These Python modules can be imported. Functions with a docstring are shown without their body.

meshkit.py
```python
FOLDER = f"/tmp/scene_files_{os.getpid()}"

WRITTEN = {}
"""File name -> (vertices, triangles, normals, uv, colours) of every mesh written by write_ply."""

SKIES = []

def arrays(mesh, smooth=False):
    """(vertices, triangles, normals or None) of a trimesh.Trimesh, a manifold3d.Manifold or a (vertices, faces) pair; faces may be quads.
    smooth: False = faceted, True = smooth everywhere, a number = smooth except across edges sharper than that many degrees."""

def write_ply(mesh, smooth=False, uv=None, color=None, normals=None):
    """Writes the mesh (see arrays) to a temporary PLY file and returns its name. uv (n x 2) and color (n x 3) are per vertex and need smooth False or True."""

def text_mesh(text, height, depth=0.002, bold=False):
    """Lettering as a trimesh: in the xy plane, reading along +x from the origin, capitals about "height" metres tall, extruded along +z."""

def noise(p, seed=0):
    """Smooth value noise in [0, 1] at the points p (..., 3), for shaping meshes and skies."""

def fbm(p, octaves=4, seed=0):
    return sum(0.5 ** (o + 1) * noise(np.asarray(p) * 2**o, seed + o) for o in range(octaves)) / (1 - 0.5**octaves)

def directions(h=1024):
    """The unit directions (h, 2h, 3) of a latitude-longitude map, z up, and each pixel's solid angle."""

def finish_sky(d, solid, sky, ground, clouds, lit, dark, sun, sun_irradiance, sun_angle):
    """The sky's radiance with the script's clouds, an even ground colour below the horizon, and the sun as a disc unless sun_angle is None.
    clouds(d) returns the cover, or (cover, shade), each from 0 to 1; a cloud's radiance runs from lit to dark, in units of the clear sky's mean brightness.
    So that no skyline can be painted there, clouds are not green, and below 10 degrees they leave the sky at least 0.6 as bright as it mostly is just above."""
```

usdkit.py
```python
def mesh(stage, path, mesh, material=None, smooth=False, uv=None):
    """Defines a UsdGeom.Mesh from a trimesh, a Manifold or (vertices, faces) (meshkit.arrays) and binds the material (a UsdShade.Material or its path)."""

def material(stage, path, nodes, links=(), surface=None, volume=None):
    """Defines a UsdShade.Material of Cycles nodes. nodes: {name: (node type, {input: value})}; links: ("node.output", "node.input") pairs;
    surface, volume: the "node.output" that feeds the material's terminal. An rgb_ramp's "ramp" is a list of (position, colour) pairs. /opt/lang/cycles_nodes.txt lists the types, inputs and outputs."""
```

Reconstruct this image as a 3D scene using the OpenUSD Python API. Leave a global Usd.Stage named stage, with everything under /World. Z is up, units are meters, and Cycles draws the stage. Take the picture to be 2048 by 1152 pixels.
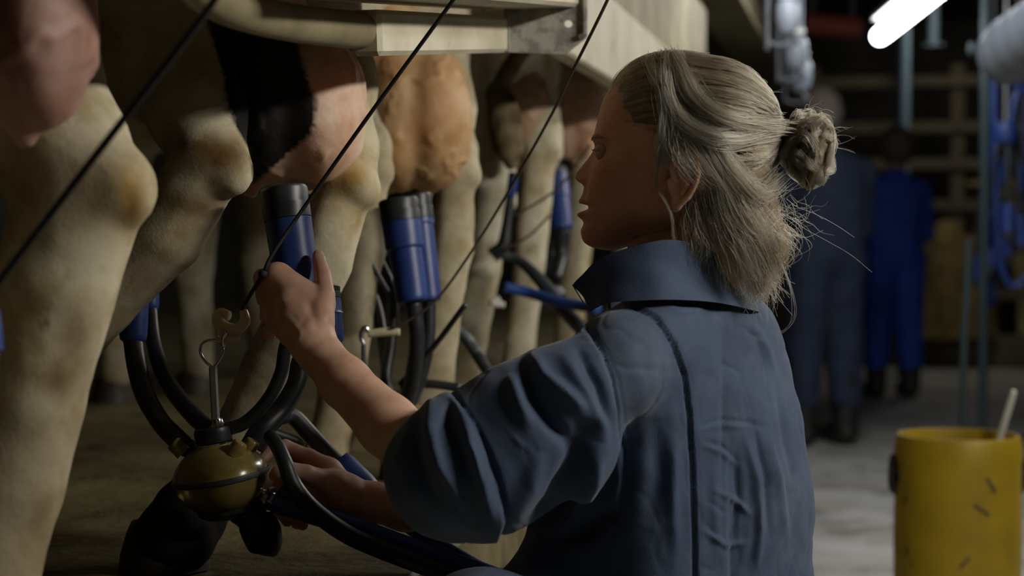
import math, numpy as np, trimesh, usdkit, meshkit
from pxr import Usd, UsdGeom, UsdLux, UsdShade, Sdf, Gf, Vt

stage = Usd.Stage.CreateInMemory()
UsdGeom.SetStageUpAxis(stage, 'Z')
UsdGeom.SetStageMetersPerUnit(stage, 1.0)
UsdGeom.Xform.Define(stage, '/World')
UsdGeom.Scope.Define(stage, '/World/Looks')
A = np.array

# ------------------------------------------------------------------ camera
FP = 3600.0                                   # focal length in pixels of the 2048 px wide picture
CX, CY, HY = 1024.0, 576.0, 473.0             # picture centre, horizon row
PSI = math.atan((1750 - CX) / FP)             # the pit runs along +Y; the camera looks this much to the left of it
PIT = math.atan((CY - HY) / FP)               # slight downward pitch
CAM = A([0.0, 0.0, 1.10])
RT = A([math.cos(PSI), math.sin(PSI), 0.0])
FH = A([-math.sin(PSI), math.cos(PSI), 0.0])
FW = FH * math.cos(PIT) + A([0, 0, -math.sin(PIT)])
UP = FH * math.sin(PIT) + A([0, 0, math.cos(PIT)])
cam = UsdGeom.Camera.Define(stage, '/World/Camera')
cam.AddTransformOp().Set(Gf.Matrix4d(*RT, 0, *UP, 0, *(-FW), 0, *CAM, 1))
cam.CreateHorizontalApertureAttr(36.0)
cam.CreateVerticalApertureAttr(36.0 * 1152 / 2048)
cam.CreateFocalLengthAttr(36.0 * FP / 2048)
cam.CreateClippingRangeAttr(Gf.Vec2f(0.05, 100))
cam.CreateFStopAttr(3.6)
cam.CreateFocusDistanceAttr(2.33)
cam.CreateExposureAttr(1.0)


def P(px, py, Z):
    """World point seen at pixel (px, py), Z metres along the view axis."""
    return CAM + FW * Z + RT * ((px - CX) / FP * Z) + UP * ((CY - py) / FP * Z)


def J(j):
    """(px, py, Z, radius in px) -> (point, radius in metres)"""
    return P(j[0], j[1], j[2]), j[3] * j[2] / FP


def proj(v):
    d = np.asarray(v) - CAM
    z = d @ FW
    return CX + FP * (d @ RT) / z, CY - FP * (d @ UP) / z, z


# ------------------------------------------------------------------ lamps
def rect_lamp(name, pos, target, w, h, power, col):
    l = UsdLux.RectLight.Define(stage, '/World/' + name)
    l.CreateWidthAttr(w); l.CreateHeightAttr(h); l.CreateIntensityAttr(power)
    l.CreateColorAttr(Gf.Vec3f(*col))
    z = A(pos, float) - A(target, float); z /= np.linalg.norm(z)
    x = np.cross([0, 1.0, 0], z); x /= np.linalg.norm(x); y = np.cross(z, x)
    l.AddTransformOp().Set(Gf.Matrix4d(*x, 0, *y, 0, *z, 0, *[float(q) for q in pos], 1))


KEY = (1.0, 0.955, 0.86)
rect_lamp('key_lamp_light', (1.60, 2.04, 2.06), (-0.6, 2.4, 1.15), 0.12, 1.0, 62, KEY)
rect_lamp('second_lamp_light', (1.15, 5.2, 2.42), (-0.4, 4.9, 1.0), 0.14, 1.3, 30, KEY)
rect_lamp('far_lamp_light', (-0.25, 5.9, 2.62), (0.3, 9.0, 0.0), 0.14, 1.5, 22, (0.95, 0.97, 1.0))
rect_lamp('added_end_light', (0.8, 14.3, 3.2), (0.8, 16.2, 1.2), 0.14, 1.5, 15, (1.0, 0.95, 0.82))  # unseen lamp added to brighten the dark far end
PLAT = 0.65                                   # height of the cow standing above the pit floor

# ------------------------------------------------------------------ prims
used, locs = {}, {}


def numbered(parent, name):
    k = (parent, name)
    used[k] = used.get(k, -1) + 1
    return name if used[k] == 0 else f'{name}_{used[k]:03d}'


def tag(o, label=None, cat=None, group=None, kind=None):
    for k, v in (('label', label), ('category', cat), ('group', group), ('kind', kind)):
        if v:
            o.SetCustomDataByKey(k, v)
    return o


def thing(name, label, cat, loc=(0, 0, 0), group=None):
    path = '/World/' + numbered('/World', name)
    x = UsdGeom.Xform.Define(stage, path)
    x.AddTranslateOp().Set(Gf.Vec3d(*[float(q) for q in loc]))
    locs[path] = A(loc, float)
    return tag(x.GetPrim(), label, cat, group)


def obj(name, mesh, mat, parent=None, smooth=35, col=None, label=None, cat=None, group=None, kind=None):
    pp = '/World' if parent is None else str(parent.GetPath())
    path = pp + '/' + numbered(pp, name)
    loc = locs.get('/' + '/'.join(path.strip('/').split('/')[:2]), np.zeros(3)) if parent is not None else np.zeros(3)
    if isinstance(mesh, list):
        mesh = cat_meshes(mesh)
    v, f = (mesh if isinstance(mesh, tuple) else (mesh.vertices, mesh.faces))
    v = np.asarray(v, float) - loc
    m = usdkit.mesh(stage, path, trimesh.Trimesh(v, np.asarray(f), process=False), M[mat], smooth=True if col is not None else smooth)
    if col is not None:
        UsdGeom.PrimvarsAPI(m).CreatePrimvar('col', Sdf.ValueTypeNames.Color3fArray, 'vertex').Set(Vt.Vec3fArray.FromNumpy(np.ascontiguousarray(col, np.float32)))
    return tag(m.GetPrim(), label, cat, group, kind)


def copy_of(src, label, loc, rotz=0.0):
    was = src.GetCustomData()
    path = '/World/' + numbered('/World', src.GetName())
    x = UsdGeom.Xform.Define(stage, path)
    x.GetPrim().GetReferences().AddInternalReference(src.GetPath())
    x.ClearXformOpOrder()
    x.AddTranslateOp().Set(Gf.Vec3d(*[float(q) for q in loc]))
    x.AddRotateZOp(opSuffix='turn').Set(float(rotz))
    x.GetPrim().SetInstanceable(True)
    return tag(x.GetPrim(), label, was.get('category'), was.get('group'))


# ------------------------------------------------------------------ materials
M = {}


def mat(name, color, rough=0.6, color2=None, scale=8.0, lo=0.35, hi=0.65, bump=0.0, bscale=60.0, bdist=0.002, attr=False, detail=4.0, dirt=None, dscale=14.0, dlo=0.55, dhi=0.72, **pri):
    n = {'p': ('principled_bsdf', {'roughness': rough, **pri}), 'g': ('geometry', {})}
    links = []
    if attr:
        n['a'] = ('attribute', {'attribute': 'col'}); src = 'a.color'
        if color2 is not None:
            n['n'] = ('noise_texture', {'scale': scale, 'detail': detail, 'roughness': 0.6})
            n['r'] = ('map_range', {'from_min': lo, 'from_max': hi, 'clamp': True})
            n['m'] = ('mix_color', {'blend_type': 'multiply', 'b': color2})
            links += [('g.position', 'n.vector'), ('n.fac', 'r.value'), ('r.result', 'm.fac'), (src, 'm.a')]
            src = 'm.result'
    elif color2 is not None:
        n['n'] = ('noise_texture', {'scale': scale, 'detail': detail, 'roughness': 0.6})
        n['r'] = ('rgb_ramp', {'ramp': [(0, color), (lo, color), (hi, color2), (1, color2)]})
        links += [('g.position', 'n.vector'), ('n.fac', 'r.fac')]
        src = 'r.color'
    else:
        n['p'][1]['base_color'] = color; src = None
    if dirt is not None:
        n['dn'] = ('noise_texture', {'scale': dscale, 'detail': 6.0, 'roughness': 0.65})
        n['dr'] = ('map_range', {'from_min': dlo, 'from_max': dhi, 'clamp': True})
        n['dm'] = ('mix_color', {'b': dirt, **({} if src else {'a': color})})
        links += [('g.position', 'dn.vector'), ('dn.fac', 'dr.value'), ('dr.result', 'dm.fac')]
        if src:
            links.append((src, 'dm.a'))
        src = 'dm.result'
    if src:
        links.append((src, 'p.base_color'))
    if bump:
        n['bn'] = ('noise_texture', {'scale': bscale, 'detail': 4.0, 'roughness': 0.6})
        n['b'] = ('bump', {'strength': bump, 'distance': bdist})
        links += [('g.position', 'bn.vector'), ('bn.fac', 'b.height'), ('b.normal', 'p.normal')]
    M[name] = usdkit.material(stage, '/World/Looks/' + name, n, links, surface='p.BSDF')
    return M[name]


def emit(name, color, strength):
    M[name] = usdkit.material(stage, '/World/Looks/' + name, {'e': ('emission', {'color': color, 'strength': strength})}, [], surface='e.emission')


mat('coat', None, 0.85, color2=(0.62, 0.53, 0.35), scale=16, lo=0.42, hi=0.72, attr=True, dirt=(0.13, 0.085, 0.03), dscale=9, dlo=0.62, dhi=0.82, bump=0.3, bscale=180, bdist=0.002, specular_ior_level=0.2)
mat('udder_skin', None, 0.6, color2=(0.78, 0.62, 0.5), scale=14, attr=True, bump=0.35, bscale=45, bdist=0.004, subsurface_weight=0.15, subsurface_scale=0.01)
mat('hoof_horn', (0.02, 0.016, 0.012), 0.6, color2=(0.05, 0.035, 0.02), scale=20, bump=0.3)
mat('tail_hair', (0.09, 0.06, 0.03), 0.9, color2=(0.2, 0.15, 0.08), scale=30, bump=0.8, bscale=120)
mat('skin', None, 0.5, color2=(0.86, 0.76, 0.7), scale=40, attr=True, bump=0.18, bscale=330, bdist=0.001, subsurface_weight=0.12, subsurface_scale=0.006, specular_ior_level=0.35)
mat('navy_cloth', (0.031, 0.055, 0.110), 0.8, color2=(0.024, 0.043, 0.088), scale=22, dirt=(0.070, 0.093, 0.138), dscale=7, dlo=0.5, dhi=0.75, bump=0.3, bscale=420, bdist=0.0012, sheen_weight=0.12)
mat('navy_collar', (0.028, 0.052, 0.108), 0.8, color2=(0.023, 0.042, 0.09), scale=26, bump=0.3, bscale=420, bdist=0.0012, sheen_weight=0.1)
mat('thread', (0.10, 0.14, 0.22), 0.8)
mat('hair_base', (0.12, 0.085, 0.05), 0.7, color2=(0.2, 0.15, 0.095), scale=40, bump=0.6, bscale=160)
mat('blue_plastic', (0.017, 0.047, 0.215), 0.42, color2=(0.014, 0.036, 0.165), scale=25, bump=0.08, bscale=200)
mat('blue_hose', (0.02, 0.065, 0.26), 0.4)
mat('black_rubber', (0.010, 0.011, 0.013), 0.42, color2=(0.022, 0.024, 0.028), scale=30)
mat('grey_rubber', (0.045, 0.052, 0.06), 0.45, color2=(0.03, 0.035, 0.042), scale=30)
mat('chrome', (0.62, 0.63, 0.65), 0.22, metallic=1.0)
mat('steel', (0.40, 0.40, 0.40), 0.42, color2=(0.28, 0.28, 0.27), scale=9, metallic=0.9)
mat('galvanised', (0.36, 0.33, 0.28), 0.62, color2=(0.20, 0.185, 0.16), scale=34, lo=0.45, hi=0.6, dirt=(0.07, 0.06, 0.045), dscale=70, dlo=0.6, dhi=0.68, bump=0.4, bscale=90, metallic=0.15)
mat('cream_paint', (0.60, 0.55, 0.42), 0.55, color2=(0.46, 0.41, 0.29), scale=7, dirt=(0.16, 0.12, 0.06), dscale=11, dlo=0.64, dhi=0.8, bump=0.15, bscale=40)
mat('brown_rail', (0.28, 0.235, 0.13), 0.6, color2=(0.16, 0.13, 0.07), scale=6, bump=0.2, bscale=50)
mat('plastic_knob', (0.66, 0.62, 0.40), 0.3, transmission_weight=0.25, subsurface_weight=0.2)
mat('cord_black', (0.012, 0.011, 0.010), 0.7)
mat('cord_brown', (0.06, 0.045, 0.03), 0.8)
mat('yellow_plastic', (0.44, 0.30, 0.008), 0.5, color2=(0.34, 0.225, 0.008), scale=7, dirt=(0.05, 0.035, 0.01), dscale=9, dlo=0.66, dhi=0.72)
mat('white_plastic', (0.68, 0.68, 0.62), 0.45)
mat('grey_plastic', (0.17, 0.19, 0.225), 0.45)
mat('teal_paint', (0.014, 0.028, 0.030), 0.5)
mat('blue_pipe', (0.13, 0.20, 0.26), 0.4)
mat('red_paint', (0.30, 0.06, 0.035), 0.55)
mat('dark_timber', (0.06, 0.048, 0.028), 0.8, color2=(0.11, 0.085, 0.05), scale=9, bump=0.3)
mat('straw', (0.24, 0.17, 0.06), 0.95, color2=(0.14, 0.095, 0.03), scale=14, bump=1.0, bscale=70, bdist=0.02)
mat('concrete', (0.30, 0.285, 0.255), 0.55, color2=(0.42, 0.41, 0.39), scale=2.4, lo=0.35, hi=0.6, dirt=(0.12, 0.105, 0.075), dscale=3.1, dlo=0.5, dhi=0.68, bump=0.3, bscale=30, bdist=0.004)
mat('dung_floor', (0.095, 0.073, 0.030), 0.6, color2=(0.17, 0.135, 0.06), scale=7, dirt=(0.05, 0.036, 0.015), dscale=6, dlo=0.55, dhi=0.7, bump=0.6, bscale=26, bdist=0.012)
mat('dark_wall', (0.035, 0.032, 0.026), 0.85, color2=(0.06, 0.052, 0.04), scale=3)
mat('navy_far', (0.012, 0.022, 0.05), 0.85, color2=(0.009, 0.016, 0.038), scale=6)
mat('royal_far', (0.012, 0.052, 0.36), 0.8, color2=(0.01, 0.04, 0.25), scale=6)
mat('boot', (0.010, 0.010, 0.009), 0.5)
mat('brown_hair', (0.055, 0.035, 0.025), 0.8, color2=(0.08, 0.05, 0.035), scale=40)
mat('grey_hair', (0.12, 0.092, 0.075), 0.8, color2=(0.18, 0.145, 0.12), scale=30)
mat('eye_white', (0.40, 0.36, 0.33), 0.25)
mat('iris', (0.05, 0.07, 0.08), 0.2)
mat('gold', (0.62, 0.48, 0.24), 0.25, metallic=1.0)
mat('teeth', (0.6, 0.55, 0.45), 0.3)
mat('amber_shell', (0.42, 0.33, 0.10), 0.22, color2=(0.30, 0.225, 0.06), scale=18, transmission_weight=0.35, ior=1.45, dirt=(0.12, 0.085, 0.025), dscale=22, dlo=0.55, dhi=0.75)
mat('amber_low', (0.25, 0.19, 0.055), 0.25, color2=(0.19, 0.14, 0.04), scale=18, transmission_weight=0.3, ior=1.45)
emit('tube_glow', (0.93, 0.97, 1.0), 9.0)
emit('orange_glow', (1.0, 0.30, 0.06), 2.2)


# ------------------------------------------------------------------ meshing
def cat_meshes(ms):
    vs, fs, n = [], [], 0
    for m in ms:
        v, f = m if isinstance(m, tuple) else (m.vertices, m.faces)
        vs.append(np.asarray(v)); fs.append(np.asarray(f) + n); n += len(v)
    return np.vstack(vs), np.vstack(fs)


class Field:
    """A signed-distance grid that is filled with soft-joined shapes and then skinned."""

    def __init__(s, lo, hi, h):
        s.h, s.o = h, A(lo, float)
        s.n = np.ceil((A(hi, float) - s.o) / h).astype(int) + 1
        s.F = np.full(s.n, 1.0, np.float32)

    def block(s, lo, hi):
        a = np.clip(np.floor((lo - s.o) / s.h).astype(int), 0, s.n)
        b = np.clip(np.ceil((hi - s.o) / s.h).astype(int) + 1, 0, s.n)
        if (b <= a).any():
            return None, None
        sl = tuple(slice(a[i], b[i]) for i in range(3))
        ax = [(s.o[i] + s.h * np.arange(a[i], b[i])).astype(np.float32) for i in range(3)]
        return sl, np.meshgrid(*ax, indexing='ij', sparse=True)

    def put(s, sl, d, k, cut):
        f = s.F[sl]
        if cut:
            d = -d
            if k > 0:
                hh = np.clip(0.5 - 0.5 * (f - d) / k, 0, 1)
                s.F[sl] = f + (d - f) * hh + k * hh * (1 - hh)
            else:
                s.F[sl] = np.maximum(f, d)
        elif k > 0:
            hh = np.clip(0.5 + 0.5 * (f - d) / k, 0, 1)
            s.F[sl] = f + (d - f) * hh - k * hh * (1 - hh)
        else:
            s.F[sl] = np.minimum(f, d)

    def cone(s, a, ra, b, rb, k=0.0, cut=False):
        a, b = A(a, float), A(b, float)
        m = k + 3 * s.h
        sl, g = s.block(np.minimum(a - ra, b - rb) - m, np.maximum(a + ra, b + rb) + m)
        if sl is None:
            return s
        d = b - a
        L2 = max(d @ d, 1e-12)
        t = np.clip(((g[0] - a[0]) * d[0] + (g[1] - a[1]) * d[1] + (g[2] - a[2]) * d[2]) / L2, 0, 1).astype(np.float32)
        q = np.sqrt((g[0] - a[0] - t * d[0]) ** 2 + (g[1] - a[1] - t * d[1]) ** 2 + (g[2] - a[2] - t * d[2]) ** 2) - (ra + (rb - ra) * t)
        s.put(sl, q.astype(np.float32), k, cut)
        return s

    def chain(s, js, k=0.0):
        for (a, ra), (b, rb) in zip(js[:-1], js[1:]):
            s.cone(a, ra, b, rb, k)
        return s

    def ell(s, c, r, R=np.eye(3), k=0.0, cut=False):
        """Ellipsoid: radii r along the columns of R."""
        c, r = A(c, float), A(r, float)
        m = np.full(3, r.max() + k + 3 * s.h)
        sl, g = s.block(c - m, c + m)
        if sl is None:
            return s
        e = [g[i] - c[i] for i in range(3)]
        q = [sum(e[i] * R[i, j] for i in range(3)) for j in range(3)]
        k0 = np.sqrt(sum((q[j] / r[j]) ** 2 for j in range(3)))
        k1 = np.sqrt(sum((q[j] / r[j] ** 2) ** 2 for j in range(3)))
        s.put(sl, (k0 * (k0 - 1) / np.maximum(k1, 1e-6)).astype(np.float32), k, cut)
        return s

    def skin(s, smooth=1):
        v, f = nets(s.F, s.o, s.h)
        return relax(v, f, smooth)


def nets(F, o, h):
    n = A(F.shape)
    I = F < 0
    c = [I[i:n[0] - 1 + i, j:n[1] - 1 + j, k:n[2] - 1 + k] for i in (0, 1) for j in (0, 1) for k in (0, 1)]
    tot = sum(x.astype(np.int8) for x in c)
    act = (tot > 0) & (tot < 8)
    idx = np.argwhere(act)
    ids = np.full(act.shape, -1, np.int32)
    ids[act] = np.arange(len(idx))
    off = A([(i, j, k) for i in (0, 1) for j in (0, 1) for k in (0, 1)])
    val = np.stack([F[idx[:, 0] + q[0], idx[:, 1] + q[1], idx[:, 2] + q[2]] for q in off], 1).astype(float)
    acc, cnt = np.zeros((len(idx), 3)), np.zeros(len(idx))
    for a in range(8):
        for b in range(a + 1, 8):
            if np.abs(off[a] - off[b]).sum() == 1:
                x = (val[:, a] < 0) != (val[:, b] < 0)
                t = val[x, a] / (val[x, a] - val[x, b])
                acc[x] += off[a] + t[:, None] * (off[b] - off[a])
                cnt[x] += 1
    v = o + h * (idx + acc / cnt[:, None])
    quads = []
    for ax in range(3):
        u, w = (ax + 1) % 3, (ax + 2) % 3
        sl0, sl1 = [slice(None)] * 3, [slice(None)] * 3
        sl0[ax], sl1[ax] = slice(0, -1), slice(1, None)
        ch = I[tuple(sl0)] != I[tuple(sl1)]
        e = np.argwhere(ch)
        e = e[(e[:, u] > 0) & (e[:, w] > 0) & (e[:, u] < n[u] - 1) & (e[:, w] < n[w] - 1)]
        neg = I[e[:, 0], e[:, 1], e[:, 2]]
        du, dw = np.eye(3, dtype=int)[u], np.eye(3, dtype=int)[w]
        g = lambda q: ids[q[:, 0], q[:, 1], q[:, 2]]
        q = np.stack([g(e - du - dw), g(e - dw), g(e), g(e - du)], 1)
        q[~neg] = q[~neg][:, ::-1]
        quads.append(q)
    q = np.vstack(quads)
    q = q[(q >= 0).all(1)]
    return v, np.vstack([q[:, [0, 1, 2]], q[:, [0, 2, 3]]])


def relax(v, f, it):
    from scipy.sparse import coo_matrix
    if it <= 0:
        return v, f
    e = np.vstack([f[:, [0, 1]], f[:, [1, 2]], f[:, [2, 0]]])
    e = np.vstack([e, e[:, ::-1]])
    W = coo_matrix((np.ones(len(e)), (e[:, 0], e[:, 1])), shape=(len(v), len(v))).tocsr()
    deg = np.asarray(W.sum(1)).ravel()
    for _ in range(it):
        v = v + 0.5 * ((W @ v) / deg[:, None] - v)
        v = v - 0.52 * ((W @ v) / deg[:, None] - v)
    return v, f


def normals(v, f):
    n = np.zeros_like(v)
    c = np.cross(v[f[:, 1]] - v[f[:, 0]], v[f[:, 2]] - v[f[:, 0]])
    for k in range(3):
        np.add.at(n, f[:, k], c)
    return n / np.maximum(np.linalg.norm(n, axis=1, keepdims=True), 1e-12)


def spline(pts, n):
    """Catmull-Rom through the rows of pts, n samples."""
    p = np.asarray(pts, float)
    if len(p) == 2:
        return p[0] + np.linspace(0, 1, n)[:, None] * (p[1] - p[0])
    q = np.vstack([2 * p[0] - p[1], p, 2 * p[-1] - p[-2]])
    t = np.linspace(0, len(p) - 1 - 1e-9, n)
    i = t.astype(int); t = (t - i)[:, None]
    a, b, c, d = q[i], q[i + 1], q[i + 2], q[i + 3]
    return 0.5 * (2 * b + (c - a) * t + (2 * a - 5 * b + 4 * c - d) * t * t + (3 * b - a - 3 * c + d) * t ** 3)


def tube(pts, r, sides=14, n=None, caps=True):
    """Round tube along world points; r number or per-control-point list."""
    pts = np.asarray(pts, float)
    r = np.broadcast_to(np.asarray(r, float), (len(pts),))
    n = n or max(2, 10 * (len(pts) - 1)) if len(pts) > 2 else 2
    c = spline(np.hstack([pts, r[:, None]]), n)
    p, rr = c[:, :3], np.maximum(c[:, 3], 1e-5)
    tn = np.gradient(p, axis=0); tn /= np.linalg.norm(tn, axis=1, keepdims=True)
    u = np.cross(tn[0], [0, 0, 1.0]); u = u if np.linalg.norm(u) > 0.1 else np.cross(tn[0], [1.0, 0, 0])
    V = []
    ang = np.arange(sides) * 2 * np.pi / sides
    for i in range(n):
        u = u - tn[i] * (u @ tn[i]); u /= np.linalg.norm(u)
        w = np.cross(tn[i], u)
        V.append(p[i] + rr[i] * (np.cos(ang)[:, None] * u + np.sin(ang)[:, None] * w))
    V = np.vstack(V)
    F = []
    for i in range(n - 1):
        a = i * sides + np.arange(sides); b = i * sides + (np.arange(sides) + 1) % sides
        F += [np.stack([a, b, b + sides], 1), np.stack([a, b + sides, a + sides], 1)]
    if caps:
        k = len(V)
        V = np.vstack([V, p[0], p[-1]])
        a, b = np.arange(sides), (np.arange(sides) + 1) % sides
        F += [np.stack([b, a, np.full(sides, k)], 1), np.stack([a + (n - 1) * sides, b + (n - 1) * sides, np.full(sides, k + 1)], 1)]
    return V, np.vstack(F)


def frame(axis):
    z = A(axis, float); z /= np.linalg.norm(z)
    x = np.cross([0, 1.0, 0.02], z)
    x = x if np.linalg.norm(x) > 0.1 else np.cross([1.0, 0, 0], z)
    x /= np.linalg.norm(x)
    return np.stack([x, np.cross(z, x), z], 1)


def lathe(profile, base, axis, sides=40):
    """profile: (radius, height along axis) pairs, revolved about the axis from base."""
    pr = np.asarray(profile, float)
    R = frame(axis)
    ang = np.arange(sides) * 2 * np.pi / sides
    V = np.vstack([np.stack([r * np.cos(ang), r * np.sin(ang), np.full(sides, z)], 1) for r, z in pr]) @ R.T + A(base, float)
    F = []
    for i in range(len(pr) - 1):
        a = i * sides + np.arange(sides); b = i * sides + (np.arange(sides) + 1) % sides
        F += [np.stack([a, b, b + sides], 1), np.stack([a, b + sides, a + sides], 1)]
    k = len(V)
    V = np.vstack([V, A(base, float) + R[:, 2] * pr[0, 1], A(base, float) + R[:, 2] * pr[-1, 1]])
    a, b = np.arange(sides), (np.arange(sides) + 1) % sides
    F += [np.stack([b, a, np.full(sides, k)], 1), np.stack([a + (len(pr) - 1) * sides, b + (len(pr) - 1) * sides, np.full(sides, k + 1)], 1)]
    return V, np.vstack(F)


def box(lo, hi, bev=0.006):
    """Axis-aligned box with chamfered edges."""
    lo, hi = A(lo, float), A(hi, float)
    c, e = (lo + hi) / 2, (hi - lo) / 2
    b = min(bev, e.min() * 0.45)
    pts = []
    for s in np.ndindex(2, 2, 2):
        sg = A(s) * 2 - 1
        for k in range(3):
            q = e - b; q[k] = e[k]
            pts.append(c + sg * q)
    return trimesh.convex.convex_hull(A(pts))


def beam(a, b, w, h, bev=0.006, up=(0, 0, 1.0)):
    """Box beam between two points, w across, h along up."""
    a, b = A(a, float), A(b, float)
    x = (b - a); L = np.linalg.norm(x); x /= L
    y = np.cross(up, x); y /= np.linalg.norm(y); z = np.cross(x, y)
    m = box((-L / 2, -w / 2, -h / 2), (L / 2, w / 2, h / 2), bev)
    R = np.stack([x, y, z], 1)
    return trimesh.Trimesh(m.vertices @ R.T + (a + b) / 2, m.faces, process=False)


def slab(poly, thick):
    """Flat plate: closed outline of world points, extruded by the vector thick (convex outlines)."""
    p = np.asarray(poly, float); t = A(thick, float)
    return trimesh.convex.convex_hull(np.vstack([p - t / 2, p + t / 2]))


def smooth01(x):
    x = np.clip(x, 0, 1)
    return x * x * (3 - 2 * x)


def seg_dist(px, py, line):
    """Distance in the plane to a polyline and the signed side (right of travel positive)."""
    d = np.full(px.shape, 1e9); sd = np.zeros(px.shape); tt = np.zeros(px.shape)
    L = np.asarray(line, float)
    for i in range(len(L) - 1):
        a, b = L[i], L[i + 1]; e = b - a
        t = np.clip(((px - a[0]) * e[0] + (py - a[1]) * e[1]) / (e @ e), 0, 1)
        dx, dy = px - a[0] - t * e[0], py - a[1] - t * e[1]
        q = np.hypot(dx, dy)
        m = q < d
        d[m] = q[m]; sd[m] = np.sign(e[0] * dy[m] - e[1] * dx[m]) * q[m]; tt[m] = (i + t[m]) / (len(L) - 1)
    return d, sd, tt
# ------------------------------------------------------------------ the setting
def struct(name, mesh, m, label=None):
    return obj(name, mesh, m, kind='structure', label=label)


X0, X1, Y0, Y1, ZC = -4.5, 3.4, -2.2, 19.0, 3.3
KERB = -0.60
struct('floor', box((KERB - 0.1, Y0 - 0.1, -0.2), (X1 + 0.1, Y1 + 0.1, 0.0), 0.001), 'concrete', 'grey wet concrete floor of the milking pit')
struct('floor_001', box((X0 - 0.1, Y0 - 0.1, -0.2), (KERB, Y1 + 0.1, PLAT), 0.006), 'dung_floor', 'raised dung-stained standing that the cows stand on, left of the pit')
struct('ceiling', box((X0 - 0.1, Y0 - 0.1, ZC), (X1 + 0.1, Y1 + 0.1, ZC + 0.1), 0.001), 'dark_wall', 'dark barn ceiling above the pit')
struct('wall_left', box((X0 - 0.1, Y0, 0), (X0, Y1, ZC), 0.001), 'dark_wall', 'dark wall in front of the cows')
struct('wall_right', box((X1, Y0, 0), (X1 + 0.1, Y1, ZC), 0.001), 'dark_wall', 'dark right wall of the parlour')
struct('wall_back', box((X0, Y1, 0), (X1, Y1 + 0.1, ZC), 0.001), 'dark_wall', 'dark wall closing the far end of the pit')
struct('wall_front', box((X0, Y0 - 0.1, 0), (X1, Y0, ZC), 0.001), 'dark_wall', 'dark wall behind the viewer')
struct('trim_1', box((KERB, 15.6, 0), (X1, 16.0, 0.26), 0.02), 'dark_timber', 'dark kerb at the far end of the pit floor')

# long upper beam above the cows' rumps
ub = thing('overhead_beam', 'long brown steel beam running overhead along the edge of the pit to the far end', 'beam', (-0.68, 3, 2.1))
obj('web', box((-0.76, Y0 + 0.02, 2.13), (-0.60, 14.5, 2.34), 0.004), 'brown_rail', ub)
obj('lower_flange', box((-0.80, Y0 + 0.02, 2.105), (-0.56, 14.5, 2.13), 0.004), 'brown_rail', ub)
for yy in (0.4, 5.2, 9.8, 14.2):
    obj('hanger', beam((-0.68, yy, 2.33), (-0.68, yy, ZC), 0.06, 0.05, up=(0, 1, 0)), 'brown_rail', ub)

# cranked rump rail behind the cows, a galvanised plate joining its pieces
rr = thing('rump_rail', 'cream painted rump rail behind the cows with a speckled galvanised joint plate', 'rail', P(1015, 60, 2.95))
obj('round_pipe', tube([P(250, -330, 1.6), P(330, -120, 1.66), P(400, -20, 1.74), P(480, 22, 1.85), P(600, 48, 2.04), P(735, 62, 2.31), P(763, 64, 2.37), P(775, 66, 2.39)], [.018, .018, .0185, .0195, .0215, .0235, .019, .006], 24, 80), 'brown_rail', rr)  # darker brown paint stands in for the shade under the upper rail
obj('lower_rail', beam(P(732, 66, 2.27), P(1016, 70, 3.01), 0.04, 0.058), 'cream_paint', rr)
obj('upper_rail', beam(P(440, -82, 1.86) + A([0.055, 0, 0]), P(1000, -22, 2.99) + A([0.055, 0, 0]), 0.17, 0.068), 'cream_paint', rr)
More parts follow.
